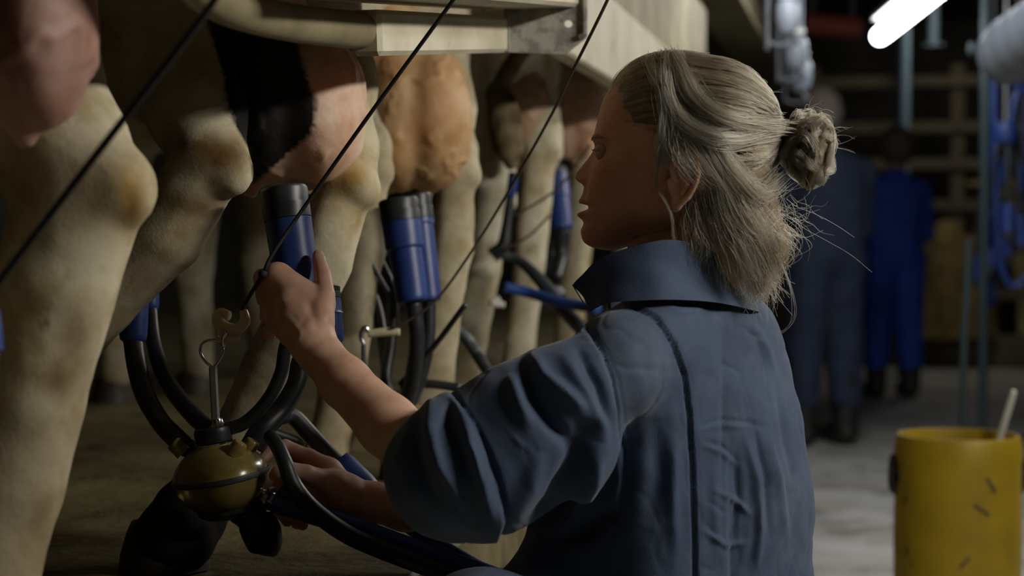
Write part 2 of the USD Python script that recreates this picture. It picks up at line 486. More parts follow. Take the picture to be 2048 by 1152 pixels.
import shapely.geometry as sg
pl = sg.Polygon([(1012, -300), (1174, -300), (1174, 74), (1131, 109), (1012, 104)]).difference(sg.Point(1137, 47).buffer(8))
pm = trimesh.creation.extrude_polygon(sg.Polygon([((x - CX), (CY - y)) for x, y in pl.exterior.coords], [[((x - CX), (CY - y)) for x, y in r.coords] for r in pl.interiors]), 0.008, engine='earcut')
zq = 2.93
pv = CAM + FW * (zq + pm.vertices[:, 2:3]) + RT * (pm.vertices[:, 0:1] * zq / FP) + UP * (pm.vertices[:, 1:2] * zq / FP)
obj('joint_plate', (pv, pm.faces), 'galvanised', rr, smooth=False, label='speckled galvanised plate with a bolt hole')
obj('plate_flange', beam(P(1016, -300, 2.926), P(1014, 106, 2.926), 0.010, 0.012, 0.002, up=FW), 'galvanised', rr)
obj('plate_flange', beam(P(1170, -300, 2.926), P(1170, 72, 2.926), 0.008, 0.014, 0.002, up=FW), 'galvanised', rr)
obj('bolt', tube([P(1163, 73, 2.92), P(1163, 73, 2.95)], .005, 10), 'steel', rr)
obj('shade_plate', box((-0.645, 1.25, 1.47), (-0.632, 2.92, 1.86), 0.003), 'brown_rail', rr)  # unseen plate added above the rail to throw shade on the cows' thighs
ya, yb = P(1128, 473, 3.45)[1], P(1416, 473, 6.6)[1]
obj('far_rail', box((-0.63, ya, 1.455), (-0.585, yb, 1.64), 0.005), 'cream_paint', rr)
obj('shade_plate', box((-0.63, ya, 1.64), (-0.61, yb, 1.93), 0.004), 'brown_rail', rr)  # upper part of the cream plate, its shade put in as brown paint
q_ = P(1095, -290, 2.94)
obj('plate_hanger', beam(q_, A([-0.66, q_[1] + 0.02, 2.12]), 0.06, 0.05), 'galvanised', rr)

# ------------------------------------------------------------------ cows
BETA = math.radians(54)
CF = -math.sin(BETA) * RT + math.cos(BETA) * FH        # the way the cows face
CL = np.cross([0, 0, 1.0], CF)                         # a cow's left
Z1 = A([0, 0, 1.0])
CREAM = A([0.52, 0.465, 0.33])


def paint(v, base, blobs=(), polys=(), zmax=9, lowdirt=True, seed=0):
    import shapely
    col = np.tile(A(base, float), (len(v), 1))
    nz = meshkit.fbm(v * 7, 3, seed)[:, None]
    col = col * (0.86 + 0.28 * nz)
    px, py, z = proj(v)
    jig = (meshkit.noise(v * 60, seed + 5) - 0.5) * 14
    for x, y, rx, ry, c, s in blobs:
        w = np.exp(-(((px - x + jig) / rx) ** 2 + ((py - y + jig) / ry) ** 2)) * s * (z < zmax)
        col = col * (1 - w[:, None]) + A(c) * w[:, None]
    if lowdirt:
        w = smooth01((PLAT + 0.42 - v[:, 2]) / 0.36) * (0.25 + 0.75 * meshkit.fbm(v * 16, 3, seed + 3))
        col = col * (1 - 0.85 * w[:, None]) + A([0.17, 0.115, 0.045]) * 0.85 * w[:, None]
    for poly, c in polys:
        g = sg.Polygon(poly)
        inside = shapely.contains_xy(g, px + jig * 0.7, py + jig * 0.5)
        d = shapely.distance(shapely.points(px, py), g.exterior)
        w = np.where(inside, smooth01(d / 7 + 0.35), smooth01(0.35 - d / 7)) * (z < zmax)
        col = col * (1 - w[:, None]) + A(c) * w[:, None]
    return np.clip(col, 0.003, 1)


def cow(label, right, left, udder, rear_h=0.011, blobs=(), polys=(), zmax=9, base=CREAM, seed=0, ucol=(0.60, 0.42, 0.31), ublobs=(), upolys=(), tail=None, tail_dark=True, belly=0.30):
    """right, left: joints of the hind legs as (px, py, Z, radius px): thigh, gaskin, hock, point of hock, then down to the hoof.
    One of them may be a number: then it is the other leg moved sideways by that many metres."""
    rj = [J(j) for j in right] if not np.isscalar(right) else None
    lj = [J(j) for j in left] if not np.isscalar(left) else None
    if lj is None:
        lj = [(p + CL * left, r) for p, r in rj]
    if rj is None:
        rj = [(p - CL * right, r) for p, r in lj]
    th = (rj[0][0] + lj[0][0]) / 2
    hipz = PLAT + 1.02
    hip = A([th[0], th[1], hipz]) + CF * 0.12
    sh = hip + CF * 1.25
    allp = np.vstack([p for p, _ in rj + lj] + [hip - CF * 0.2, sh + CF * 0.55])
    lo, hi = allp.min(0) - 0.36, allp.max(0) + 0.36
    lo[2], hi[2] = PLAT - 0.02, hipz + 0.5
    f = Field(lo, hi, rear_h)
    hooves = []
    f.ell(hip + CF * 0.62 - Z1 * 0.02, (0.86, belly, 0.36), np.stack([CF, CL, Z1], 1))
    f.ell(hip + CF * 0.02 + Z1 * 0.12, (0.28, 0.24, 0.2), np.stack([CF, CL, Z1], 1), k=0.08)
    for js, s in ((rj, -1), (lj, 1)):
        hp = hip + CL * s * 0.13 - Z1 * 0.06
        f.cone(hp, 0.17, js[0][0], js[0][1], k=0.06)
        f.cone(js[0][0], js[0][1], js[1][0], js[1][1], k=0.05)
        f.cone(js[1][0], js[1][1], js[2][0], js[2][1], k=0.03)
        f.cone(js[1][0] - CF * 0.03, js[1][1] * 0.35, js[3][0], js[3][1], k=0.03)
        f.cone(js[3][0], js[3][1], js[2][0], js[2][1] * 0.8, k=0.03)
        f.chain([js[2]] + js[4:], k=0.007)
        q, r = js[-1]
        hooves.append((q, r))
        sp = hip + CF * 1.08 + CL * s * 0.15
        el = A([sp[0], sp[1], PLAT + 0.62])
        f.cone(sp, 0.17, el, 0.085, k=0.05)
        kn = A([el[0], el[1], PLAT + 0.36]) + CF * 0.02
        f.cone(el, 0.08, kn, 0.058, k=0.03)
        ft = A([kn[0], kn[1], PLAT + 0.08]) - CF * 0.02
        f.cone(kn, 0.052, ft, 0.045, k=0.02)
        hooves.append((A([ft[0], ft[1], PLAT + 0.03]), 0.055))
    # shoulders, neck and lowered head
    hd = sh + CF * 0.62 - Z1 * 0.02
    v, g = f.cone(sh + Z1 * 0.05, 0.26, sh + CF * 0.34 + Z1 * 0.05, 0.15, k=0.08).skin(8)
    n = normals(v, g)
    v = v + n * ((meshkit.fbm(v * 8, 3, seed) - 0.5) * 0.009 + (meshkit.fbm(v * 30, 2, seed + 9) - 0.5) * 0.0025)[:, None]
    t = thing('cow', label, 'cow', A([th[0], th[1], PLAT]))
    obj('body', (v, g), 'coat', t, col=paint(v, base, blobs, polys, zmax, True, seed))
    h = Field(hd - 0.4, hd + 0.45, 0.014)
    R = np.stack([CF, CL, Z1], 1)
    W = lambda a, b, c: hd + CF * a + CL * b + Z1 * c
    h.cone(W(-0.30, 0, 0.07), 0.14, W(-0.05, 0, 0.02), 0.115, k=0.05).cone(W(-0.05, 0, 0.02), 0.115, W(0.27, 0, -0.16), 0.07, k=0.04)
    for s in (-1, 1):
        h.cone(W(-0.06, s * 0.10, 0.06), 0.03, W(-0.07, s * 0.24, 0.03), 0.035, k=0.02)
    hv, hg = h.skin(1)
    obj('head', (hv, hg), 'coat', t, col=paint(hv, base, lowdirt=False, seed=seed))
    for q, r in hooves:
        w = max(r, 0.05)
        prof = [(w * 1.12, 0), (w * 1.08, 0.02), (w * 0.92, 0.05), (w * 0.8, 0.065)]
        hv, hg = lathe(prof, A([q[0], q[1], min(q[2] - 0.03, max(PLAT + 0.002, q[2] - 0.06))]) + CF * 0.015, Z1, 20)
        d = (hv - q) @ CL
        hv = hv - CF * (np.exp(-(d / 0.008) ** 2) * 0.012 * np.sign((hv - q) @ CF))[:, None]
        obj('hoof', (hv, hg), 'hoof_horn', t)
    # udder
    if udder:
        ux, uy, uz, rx, ry, rd = udder
        c = P(ux, uy, uz); s = uz / FP
        R = np.stack([RT, FH, Z1], 1)
        u = Field(c - 0.3, c + 0.3, 0.0065)
        for dx in (-0.34, 0.34):
            u.ell(c + RT * dx * rx * s, (rx * s * 0.72, rd, ry * s), R, k=0.02)
        u.ell(c + CF * 0.12, (rx * s * 0.95, rd, ry * s * 0.95), R, k=0.05)
        u.ell(c + CF * 0.10 + Z1 * 0.12, (rx * s, rd, ry * s), R, k=0.05)
        for a in (-0.45, 0.4):
            for b in (-0.02, 0.10):
                p = c + RT * a * rx * s + CF * (b + 0.05) - Z1 * (ry * s * 0.82)
                u.cone(p, 0.020, p - Z1 * 0.030, 0.010, k=0.02)
        uv, ug = u.skin(2)
        nn = normals(uv, ug)
        vein = np.abs(meshkit.fbm(uv * A([16, 16, 9]), 3, seed + 2) - 0.5)
        uv = uv + nn * (0.004 * np.exp(-(vein / 0.03) ** 2) + (meshkit.fbm(uv * 14, 3, seed) - 0.5) * 0.012)[:, None]
        obj('udder', (uv, ug), 'udder_skin', t, col=paint(uv, ucol, ublobs, upolys, zmax, False, seed + 1))
    if tail:
        pts = [J(j) for j in tail]
        tp = [hip - CF * 0.24 + Z1 * 0.16, hip - CF * 0.31 + Z1 * 0.02] + [p for p, _ in pts]
        rad = [0.03, 0.028] + [r for _, r in pts]
        tv, tg = tube(tp, rad, 16, 50)
        tv = tv + normals(tv, tg) * ((meshkit.noise(tv * A([90, 90, 14]), 3) - 0.5) * 0.014)[:, None]
        obj('tail', (tv, tg), 'tail_hair' if tail_dark else 'coat', t, **({} if tail_dark else {'col': paint(tv, base, seed=seed)}))
    return t


BR, TAN = (0.12, 0.058, 0.012), (0.42, 0.27, 0.08)
# nearest cow, at the left edge
cow('nearest cow at the left edge, cream hind leg with a broad dirty hock',
    right=[(55, 225, 1.93, 140), (120, 300, 1.90, 125), (163, 375, 1.88, 122), (236, 372, 1.86, 56), (112, 570, 1.88, 120), (52, 800, 1.88, 114), (8, 975, 1.88, 114), (-42, 1150, 1.88, 118), (-60, 1260, 1.88, 112)],
    left=0.27, udder=(20, 38, 1.72, 165, 215, 0.09), rear_h=0.008, zmax=2.4, seed=11,
    blobs=[(262, 400, 36, 72, TAN, 1.0), (268, 420, 20, 40, BR, 0.7), (175, 400, 52, 80, BR, 0.6), (120, 760, 40, 30, BR, 0.7), (150, 660, 26, 50, BR, 0.6), (90, 650, 10, 9, BR, 1.0), (95, 210, 40, 90, TAN, 0.3), (150, 720, 50, 90, BR, 0.45), (60, 880, 70, 70, BR, 0.35), (20, 640, 60, 60, TAN, 0.3), (90, 1060, 90, 80, BR, 0.4)],
    ucol=(0.36, 0.21, 0.17))
# the cow being milked
BLACK = (0.008, 0.008, 0.009)
patch = [(405, 20), (520, 40), (590, 60), (602, 110), (618, 160), (632, 205), (629, 262), (575, 312), (536, 345), (506, 372), (498, 300), (470, 255), (452, 200), (440, 130)]
cow('cow being milked, black patch running from her cream thigh onto a pink udder',
    right=[(655, 160, 2.80, 85), (688, 290, 2.72, 62), (690, 372, 2.66, 52), (722, 378, 2.64, 26), (648, 520, 2.64, 58), (545, 740, 2.62, 62), (480, 880, 2.60, 62), (425, 968, 2.55, 60), (378, 1030, 2.47, 74), (345, 1082, 2.42, 82)],
    left=[(330, 95, 2.55, 135), (395, 225, 2.44, 92), (418, 322, 2.38, 74), (464, 348, 2.36, 30), (330, 470, 2.40, 78), (200, 600, 2.42, 74), (60, 760, 2.44, 68), (-40, 890, 2.46, 60), (-95, 985, 2.46, 58)],
    udder=(592, 215, 2.62, 132, 150, 0.105), rear_h=0.008, zmax=2.74, seed=23, belly=0.27,
    blobs=[(425, 302, 62, 30, BR, 1.0), (440, 322, 46, 26, BR, 1.0), (392, 290, 30, 16, BR, 0.9), (405, 415, 62, 30, BR, 0.85), (350, 400, 40, 26, BR, 0.5), (300, 560, 60, 50, BR, 0.35), (330, 470, 60, 40, TAN, 0.25), (698, 356, 40, 50, TAN, 1.0), (690, 366, 18, 24, BR, 0.6), (560, 760, 40, 80, BR, 0.3)],
    polys=[(patch, BLACK), ([(200, 900), (460, 940), (470, 1180), (100, 1180)], (0.012, 0.010, 0.008))],
    ucol=(0.78, 0.57, 0.44), ublobs=[(655, 330, 70, 30, (0.5, 0.33, 0.26), 0.5), (700, 150, 26, 60, (0.72, 0.52, 0.4), 0.5)], upolys=[(patch, BLACK)])
# the next cow, tan udder
cow('cow with a bulging tan udder, second from the held teat cup',
    right=[(880, 215, 3.55, 62), (905, 300, 3.48, 44), (912, 355, 3.44, 38), (938, 352, 3.43, 18), (905, 500, 3.42, 42), (880, 650, 3.40, 40), (866, 770, 3.38, 42), (848, 850, 3.36, 40), (830, 905, 3.34, 46)],
    left=0.26, udder=(836, 240, 3.36, 104, 142, 0.11), zmax=9, seed=37, belly=0.27, blobs=[(910, 380, 30, 40, BR, 0.5)],
    ucol=(0.56, 0.37, 0.19), ublobs=[(750, 330, 22, 90, (0.45, 0.23, 0.08), 0.7), (845, 350, 30, 20, (0.3, 0.2, 0.1), 0.6), (900, 150, 40, 60, (0.66, 0.48, 0.28), 0.5)])
# white legs and dark tail
cow('pale cow with a dark dirty tail hanging between cream legs, beside the woman\'s face',
    right=[(1062, 240, 4.36, 50), (1080, 275, 4.32, 38), (1082, 312, 4.30, 33), (1103, 308, 4.29, 15), (1066, 460, 4.28, 34), (1052, 600, 4.26, 30), (1040, 690, 4.25, 32), (1030, 750, 4.24, 30), (1020, 800, 4.22, 34)],
    left=[(966, 235, 4.20, 58), (985, 310, 4.16, 42), (985, 400, 4.14, 36), (1010, 402, 4.13, 17), (965, 540, 4.14, 38), (938, 680, 4.14, 36), (925, 760, 4.14, 36), (915, 820, 4.12, 34), (905, 845, 4.12, 38)],
    udder=(1035, 225, 4.35, 60, 100, 0.09), seed=41, base=(0.60, 0.56, 0.44), belly=0.27, blobs=[(925, 300, 14, 40, BLACK, 0.9), (1085, 330, 20, 26, TAN, 0.6), (1120, 250, 30, 30, TAN, 0.2)],
    ucol=(0.5, 0.36, 0.26), tail=[(1012, 150, 4.08, 18), (1008, 230, 4.06, 34), (1018, 300, 4.05, 30), (1025, 338, 4.05, 8)])
cow('furthest cow in the row, pink udder showing just in front of the woman\'s brow',
    right=0.26,
    left=[(1150, 235, 5.1, 44), (1168, 290, 5.05, 34), (1172, 330, 5.0, 28), (1190, 328, 5.0, 12), (1160, 460, 5.0, 30), (1148, 560, 5.0, 28), (1140, 640, 5.0, 30), (1135, 710, 5.0, 28), (1128, 745, 5.0, 30)],
    udder=(1150, 232, 4.92, 52, 86, 0.08), seed=53, belly=0.27, ucol=(0.66, 0.45, 0.33))
# ------------------------------------------------------------------ the woman
rng = np.random.default_rng(7)
woman = thing('person', 'woman in navy coverall with fair hair in a loose bun, holding a teat cup', 'person', A([P(1400, 900, 2.3)[0], P(1400, 900, 2.3)[1], 0.0]))
HZ, HS = 2.25, 2.25 / FP
HA = math.radians(8)
HU = RT * math.cos(HA) - FH * math.sin(HA)
HL = -(RT * math.sin(HA) + FH * math.cos(HA))       # her left, towards the viewer
HO = P(1380, 300, HZ)


def E(u, y, w):
    """Head frame, in pixel units at her head: u to the back, y down, w to her left."""
    u, y, w = np.broadcast_arrays(np.asarray(u, float), np.asarray(y, float), np.asarray(w, float))
    return HO + HS * ((u - 1380)[..., None] * HU + (300 - y)[..., None] * Z1 + w[..., None] * HL)


def Ej(j):
    return E(j[0], j[1], j[2]), j[3] * HS


def curve(tab, y):
    from scipy.interpolate import PchipInterpolator
    t = A(tab, float)
    return PchipInterpolator(t[:, 0], t[:, 1])(y)


FRONT = [(120, 1370), (125, 1330), (135, 1285), (150, 1250), (170, 1226), (200, 1206), (230, 1197), (255, 1191), (275, 1187), (290, 1190), (310, 1187), (330, 1182), (350, 1175), (370, 1168), (400, 1165), (430, 1165), (450, 1164), (463, 1161), (475, 1163), (485, 1168), (493, 1180), (499, 1200), (502, 1225)]
BACK = [(120, 1395), (125, 1430), (135, 1455), (150, 1480), (180, 1510), (220, 1532), (260, 1540), (300, 1538), (340, 1525), (380, 1500), (410, 1478), (430, 1446), (445, 1412), (455, 1384), (465, 1352), (475, 1318), (485, 1284), (493, 1256), (499, 1237), (502, 1228)]
WID = [(120, 12), (125, 40), (135, 62), (150, 80), (180, 100), (220, 114), (260, 119), (300, 119), (340, 113), (380, 104), (410, 97), (430, 89), (445, 80), (455, 73), (465, 64), (475, 54), (485, 42), (493, 29), (499, 14), (502, 3)]
NOSE = [(280, 0), (290, 1), (300, 4), (315, 10.5), (330, 18.5), (342, 24), (350, 25.5), (356, 23), (362, 15), (367, 6), (372, 1), (376, 0)]
NSIG = [(280, 12), (300, 12), (330, 16), (350, 20), (362, 24), (376, 24)]
LIPS = [(372, 0), (385, -1), (394, -4), (401, -8), (405, -8), (408.5, 3), (412, 14), (417, 14), (420.5, 5), (424, -7), (429, -12), (434, -8), (440, -1), (446, 2), (452, 1), (458, 0)]
NR, NT = 380, 300
yy = np.concatenate([[120.0], np.linspace(120.6, 501.6, NR - 2), [502.0]])
th = np.linspace(0, 2 * np.pi, NT, endpoint=False)
th = th + 0.45 * np.sin(th) * -1 * 0.9 * 0 - 0.28 * np.sin(th)          # denser at the face
fr, bk, wd = curve(FRONT, yy)[:, None], curve(BACK, yy)[:, None], curve(WID, yy)[:, None]
n_ = 2.25
ct, st = np.cos(th)[None], np.sin(th)[None]
U = (fr + bk) / 2 - (bk - fr) / 2 * np.sign(ct) * np.abs(ct) ** (2 / n_)
Wd = wd * np.sign(st) * np.abs(st) ** (2 / n_)
Y = np.repeat(yy[:, None], NT, 1)
face = smooth01((1300 - U) / 70)                                         # 1 on the front
ga = lambda x, s: np.exp(-(x / s) ** 2)
U = U - face * curve(NOSE, np.clip(Y, 280, 376)) * ga(Wd, curve(NSIG, np.clip(Y, 280, 376))) * ((Y > 280) & (Y < 376))
U = U + face * np.where((Y > 372) & (Y < 458), curve(LIPS, np.clip(Y, 372, 458)), 0) * ga(Wd, 40.0)
for s in (-1, 1):
    L = Wd * s
    U = U + face * 11 * ga(L - 48, 24) * ga(Y - 305, 15)                # eye socket
    U = U - face * 5 * ga(L - 45, 34) * ga(Y - 281, 9)                  # brow ridge
    U = U - face * 5 * ga(L - 24, 9) * ga(Y - 358, 9)                   # wing of the nose
    U = U + face * 5 * ga(L - 13, 5) * ga(Y - 366, 4)                   # nostril
    U = U + face * 3 * ga(L - 38, 9) * ga(Y - 385, 26)                  # fold beside the mouth
    bump = 6 * ga(L - 84, 34) * ga(Y - 338, 26) * ga(U - 1245, 60)      # cheekbone
    Wd = Wd + s * bump; U = U - 0.5 * bump
    Wd = Wd - s * 5 * ga(L - 108, 40) * ga(Y - 262, 30) * ga(U - 1262, 42)   # temple
    Wd = Wd - s * 5 * ga(L - 85, 40) * ga(Y - 395, 30) * ga(U - 1265, 40)    # hollow of the cheek
    Wd = Wd + s * 4 * ga(L - 84, 30) * ga(Y - 428, 20) * ga(U - 1340, 40)    # corner of the jaw
hv = E(U, Y, Wd).reshape(-1, 3)
ii = np.arange(NR - 1)[:, None] * NT
jj = np.arange(NT)[None]
a_, b_ = (ii + jj).ravel(), (ii + (jj + 1) % NT).ravel()
hf = np.vstack([np.stack([a_, a_ + NT, b_], 1), np.stack([b_, a_ + NT, b_ + NT], 1)])
hf = np.vstack([hf, [[0, k + 1, k] for k in range(1, NT - 1)], [[(NR - 1) * NT, (NR - 1) * NT + k, (NR - 1) * NT + k + 1] for k in range(1, NT - 1)]])
SK = A([0.53, 0.28, 0.195])
hc = np.tile(SK, (len(hv), 1))
Uf, Yf, Wf = U.ravel(), Y.ravel(), Wd.ravel()
lip = smooth01((46 - np.abs(Wf)) / 10) * smooth01((1200 - Uf) / 12) * (ga(Yf - 402, 6) + ga(Yf - 428, 7))
hc = hc * (1 - 0.75 * lip[:, None]) + A([0.36, 0.13, 0.10]) * 0.75 * lip[:, None]
red = ga(Yf - 350, 26) * (ga(np.abs(Wf) - 75, 30) * 0.5 + ga(Wf, 22) * 0.45) * smooth01((1300 - Uf) / 40)
hc = hc * (1 - 0.5 * red[:, None]) + A([0.45, 0.16, 0.10]) * 0.5 * red[:, None]
sm = relax(hv, hf, 1)[0]

# ears
ears = []
for s in (-1, 1):
    c = E(1373, 362, 116 * s)
    f = Field(c - 0.055, c + 0.055, 0.0011)
    Rr = np.stack([HU * 0.94 + HL * s * 0.34, HL * s * 0.94 - HU * 0.34, Z1], 1)
    f.ell(E(1374, 362, 118 * s), (26 * HS, 6 * HS, 46 * HS), Rr)
    f.cone(*Ej((1352, 370, 114 * s, 12)), *Ej((1362, 400, 113 * s, 12)), k=0.004)
    f.ell(E(1374, 362, 127 * s), (15 * HS, 7 * HS, 24 * HS), Rr, k=0.003, cut=True)
    hl = spline([(1358, 366, 120), (1350, 340, 121), (1362, 314, 126), (1386, 308, 133), (1402, 330, 138), (1399, 365, 137), (1382, 395, 128), (1362, 415, 118)], 16)
    f.chain([(E(q[0], q[1], q[2] * s), 5.6 * HS) for q in hl], k=0.0004)
    ah = spline([(1386, 332, 127), (1386, 360, 129), (1372, 390, 122)], 8)
    f.chain([(E(q[0], q[1], q[2] * s), 5 * HS) for q in ah], k=0.0004)
    f.cone(*Ej((1348, 366, 118 * s, 5)), *Ej((1352, 382, 118 * s, 6)), k=0.004)
    f.ell(E(1357, 413, 115 * s), (11 * HS, 5 * HS, 13 * HS), Rr, k=0.005)
    ears.append(f.skin(4))
ev, ef = cat_meshes(ears)
ear_col = np.tile(A([0.64, 0.36, 0.27]), (len(ev), 1))  # ear skin lightened: light from behind painted into the colour

# neck, chest core, arms and hands
lo = np.minimum(P(1150, 1330, 2.1), P(1600, 1330, 2.6)) - 0.02; hi = np.maximum(P(1150, 330, 2.1), P(1600, 330, 2.6)) + 0.02
bf = Field(lo, hi, 0.006)
bf.chain([J((1395, 400, 2.26, 82)), J((1400, 500, 2.27, 78)), J((1400, 600, 2.28, 72)), J((1390, 800, 2.29, 80)), J((1390, 1280, 2.31, 95))], k=0.03)
bf.chain([J((1390, 720, 2.28, 60)), J((1235, 745, 2.17, 60)), J((1040, 860, 2.11, 60)), J((905, 950, 2.087, 60))], k=0.02)
bf.chain([J((1400, 720, 2.29, 60)), J((1450, 770, 2.42, 55)), J((1200, 890, 2.45, 52)), J((985, 978, 2.43, 50))], k=0.02)
bf.cone(*J((1300, 470, 2.26, 52)), *J((1380, 590, 2.28, 70)), k=0.03)
bv, bfc = bf.skin(1)


def arm(js, lo_, hi_, h, chains, palm, k=0.006):
    """One forearm with its hand: js down the arm to the wrist; palm: groups of joints hulled by cones; chains: one list per finger."""
    pts = np.vstack([p for p, _ in js] + [p for c in chains for p, _ in c] + [p for c in palm for p, _ in c])
    f = Field(pts.min(0) - 0.075, pts.max(0) + 0.075, h)
    f.chain(js, k=0.012)
    for c in palm:
        f.chain(c, k=0.010)
    for c in chains:
        g = Field(f.o, f.o + f.h * (f.n - 1), f.h)
        g.F = np.full(f.n, 1.0, np.float32)
        g.chain(c, k=0.002)
        kk = 0.0035
        hh = np.clip(0.5 + 0.5 * (f.F - g.F) / kk, 0, 1)
        f.F = f.F + (g.F - f.F) * hh - kk * hh * (1 - hh)
    return f.skin(2)


# left hand round the held cup. The cup's axis and the circle that the fingers follow:
CUPT, CUPB = P(566, 374, 2.362), P(601, 606, 2.350)
CA = (CUPT - CUPB) / np.linalg.norm(CUPT - CUPB)
cx_ = RT - CA * (RT @ CA); cx_ /= np.linalg.norm(cx_)
cy_ = np.cross(CA, cx_); cy_ = cy_ if cy_ @ FH > 0 else -cy_


def ring(py, deg, r):
    """Point beside the held cup at the height of row py; 180 = picture left, 90 = far side, 270 = viewer's side."""
    t = (py - 374) / (606 - 374)
    c = CUPT + (CUPB - CUPT) * t
    a = math.radians(deg)
    return c + r * (math.cos(a) * cx_ + math.sin(a) * cy_)


lf = []
for py, dy, rad, m, d0 in ((548, 4, 0.0102, 212, 0), (580, 6, 0.0105, 214, 4), (614, 6, 0.0100, 216, 6), (646, 6, 0.0088, 222, 2)):
    R = 0.0345 + rad * 0.92
    lf.append([(ring(py, m, R + 0.004), rad * 1.12), (ring(py + dy, m - 42 - d0, R + 0.003), rad * 1.06), (ring(py + dy, m - 62 - d0, R), rad), (ring(py + 1.5 * dy, m - 104 - d0, R), rad * 0.94), (ring(py + 1.6 * dy, m - 138 - d0, R), rad * 0.84)])
thumb = [J((640, 640, 2.268, 30)), J((650, 590, 2.283, 20)), J((646, 552, 2.303, 17)), J((638, 520, 2.318, 13.5)), J((636, 510, 2.322, 11))]
wrist = J((622, 682, 2.262, 41))
palm = [[(ring(552, 218, 0.050), 0.0135), (ring(556, 246, 0.051), 0.015), J((640, 610, 2.285, 28)), (ring(556, 250, 0.051), 0.015), J((632, 655, 2.268, 36))],
        [(ring(584, 218, 0.050), 0.0135), J((580, 610, 2.283, 24)), wrist],
        [(ring(617, 222, 0.049), 0.0128), J((585, 640, 2.277, 24)), wrist],
        [(ring(648, 230, 0.047), 0.0120), J((582, 668, 2.275, 22)), wrist]]
larm = [J((905, 960, 2.085, 70)), J((830, 900, 2.12, 64)), J((775, 850, 2.16, 60)), J((690, 765, 2.22, 50)), J((640, 708, 2.255, 42)), wrist]
av, af = arm(larm, None, None, 0.0021, lf + [thumb], palm)
# tendons and knuckles on the back of the hand
px, py, pz = proj(av)
nn = normals(av, af)
fc = np.clip(-(nn @ FW), 0, 1)
dd = np.zeros(len(av))
for line, w, amp in (([(600, 660), (560, 600), (535, 562)], 7, .0010), ([(598, 668), (550, 622), (524, 598)], 7, .0012), ([(596, 680), (548, 652), (524, 636)], 7, .0009),
                     ([(590, 640), (548, 590)], 7, -.0011), ([(590, 665), (540, 615)], 6, -.0014), ([(618, 610), (634, 650)], 9, -.0018), ([(610, 640), (600, 650)], 8, -.001)):
    d, _, _ = seg_dist(px, py, line)
    dd += amp * np.exp(-(d / w) ** 2) * fc
av = av + nn * dd[:, None]

# right hand behind the claw: thumb and fingertip on the viewer's side
rw = J((690, 990, 2.40, 36))
rpalm = [[J((618, 917, 2.435, 20)), J((655, 945, 2.42, 28)), rw], [J((612, 945, 2.46, 20)), rw], [J((612, 975, 2.47, 20)), rw], [J((618, 1005, 2.465, 18)), rw], [J((648, 962, 2.385, 24)), J((668, 972, 2.388, 28)), rw]]
rf = [[J((616, 915, 2.435, 17)), J((570, 893, 2.425, 14.5)), J((540, 903, 2.405, 13)), J((527, 917, 2.395, 11))],
      [J((610, 945, 2.462, 17)), J((570, 950, 2.475, 15)), J((548, 985, 2.46, 13.5)), J((556, 1010, 2.44, 12))],
      [J((612, 975, 2.468, 16)), J((575, 995, 2.478, 14.5)), J((562, 1025, 2.46, 13)), J((575, 1042, 2.43, 12))],
      [J((618, 1005, 2.465, 14.5)), J((596, 1028, 2.468, 13)), J((594, 1046, 2.445, 12)), J((606, 1050, 2.42, 11))]]
rthumb = [J((652, 965, 2.385, 24)), J((612, 948, 2.365, 19)), J((578, 940, 2.358, 17)), J((556, 946, 2.36, 14.5)), J((549, 951, 2.362, 12))]
rarm = [J((1000, 975, 2.43, 60)), J((900, 1005, 2.425, 54)), J((810, 1014, 2.415, 46)), J((740, 1004, 2.408, 38)), rw]
rv, rf_ = arm(rarm, None, None, 0.0023, rf + [rthumb], rpalm)

allm = [(sm, hf), (ev, ef), (bv, bfc), (av, af), (rv, rf_)]
HANDC = A([0.58, 0.37, 0.275])
cols = [hc, ear_col, np.tile(SK, (len(bv), 1)), np.tile(HANDC, (len(av), 1)), np.tile(HANDC, (len(rv), 1))]
px, py, _ = proj(av)
for x, y, r, c_, s in ((520, 600, 24, (0.5, 0.22, 0.17), 0.5), (532, 560, 20, (0.52, 0.25, 0.19), 0.5), (520, 660, 30, (0.5, 0.24, 0.2), 0.4), (700, 780, 80, (0.50, 0.30, 0.20), 0.5)):
    w = (s * np.exp(-((px - x) ** 2 + (py - y) ** 2) / r ** 2))[:, None]
    cols[3] = cols[3] * (1 - w) + A(c_) * w
from scipy.spatial import cKDTree
import manifold3d
allv, allc, bm = np.vstack([q[0] for q in allm]), np.vstack(cols), None
try:
    for vv, ff in [allm[2], allm[0], ears[0], ears[1], allm[3], allm[4]]:
        mm = trimesh.Trimesh(vv, ff, process=False)
        mm = mm if mm.volume > 0 else trimesh.Trimesh(vv, ff[:, ::-1], process=False)
        one = manifold3d.Manifold(manifold3d.Mesh(np.ascontiguousarray(mm.vertices, np.float32), np.ascontiguousarray(mm.faces, np.uint32)))
        if one.status() != manifold3d.Error.NoError:
            raise ValueError(str(one.status()))
        bm = one if bm is None else bm + one
    q = bm.to_mesh()
    bmesh = (np.array(q.vert_properties[:, :3], float), np.array(q.tri_verts, int))
except Exception as e:
    print('body union failed', e)
    bmesh = (allv, cat_meshes(allm)[1])
obj('body', bmesh, 'skin', woman, col=allc[cKDTree(allv).query(bmesh[0])[1]], label='tanned bare forearms, hands, neck and face')
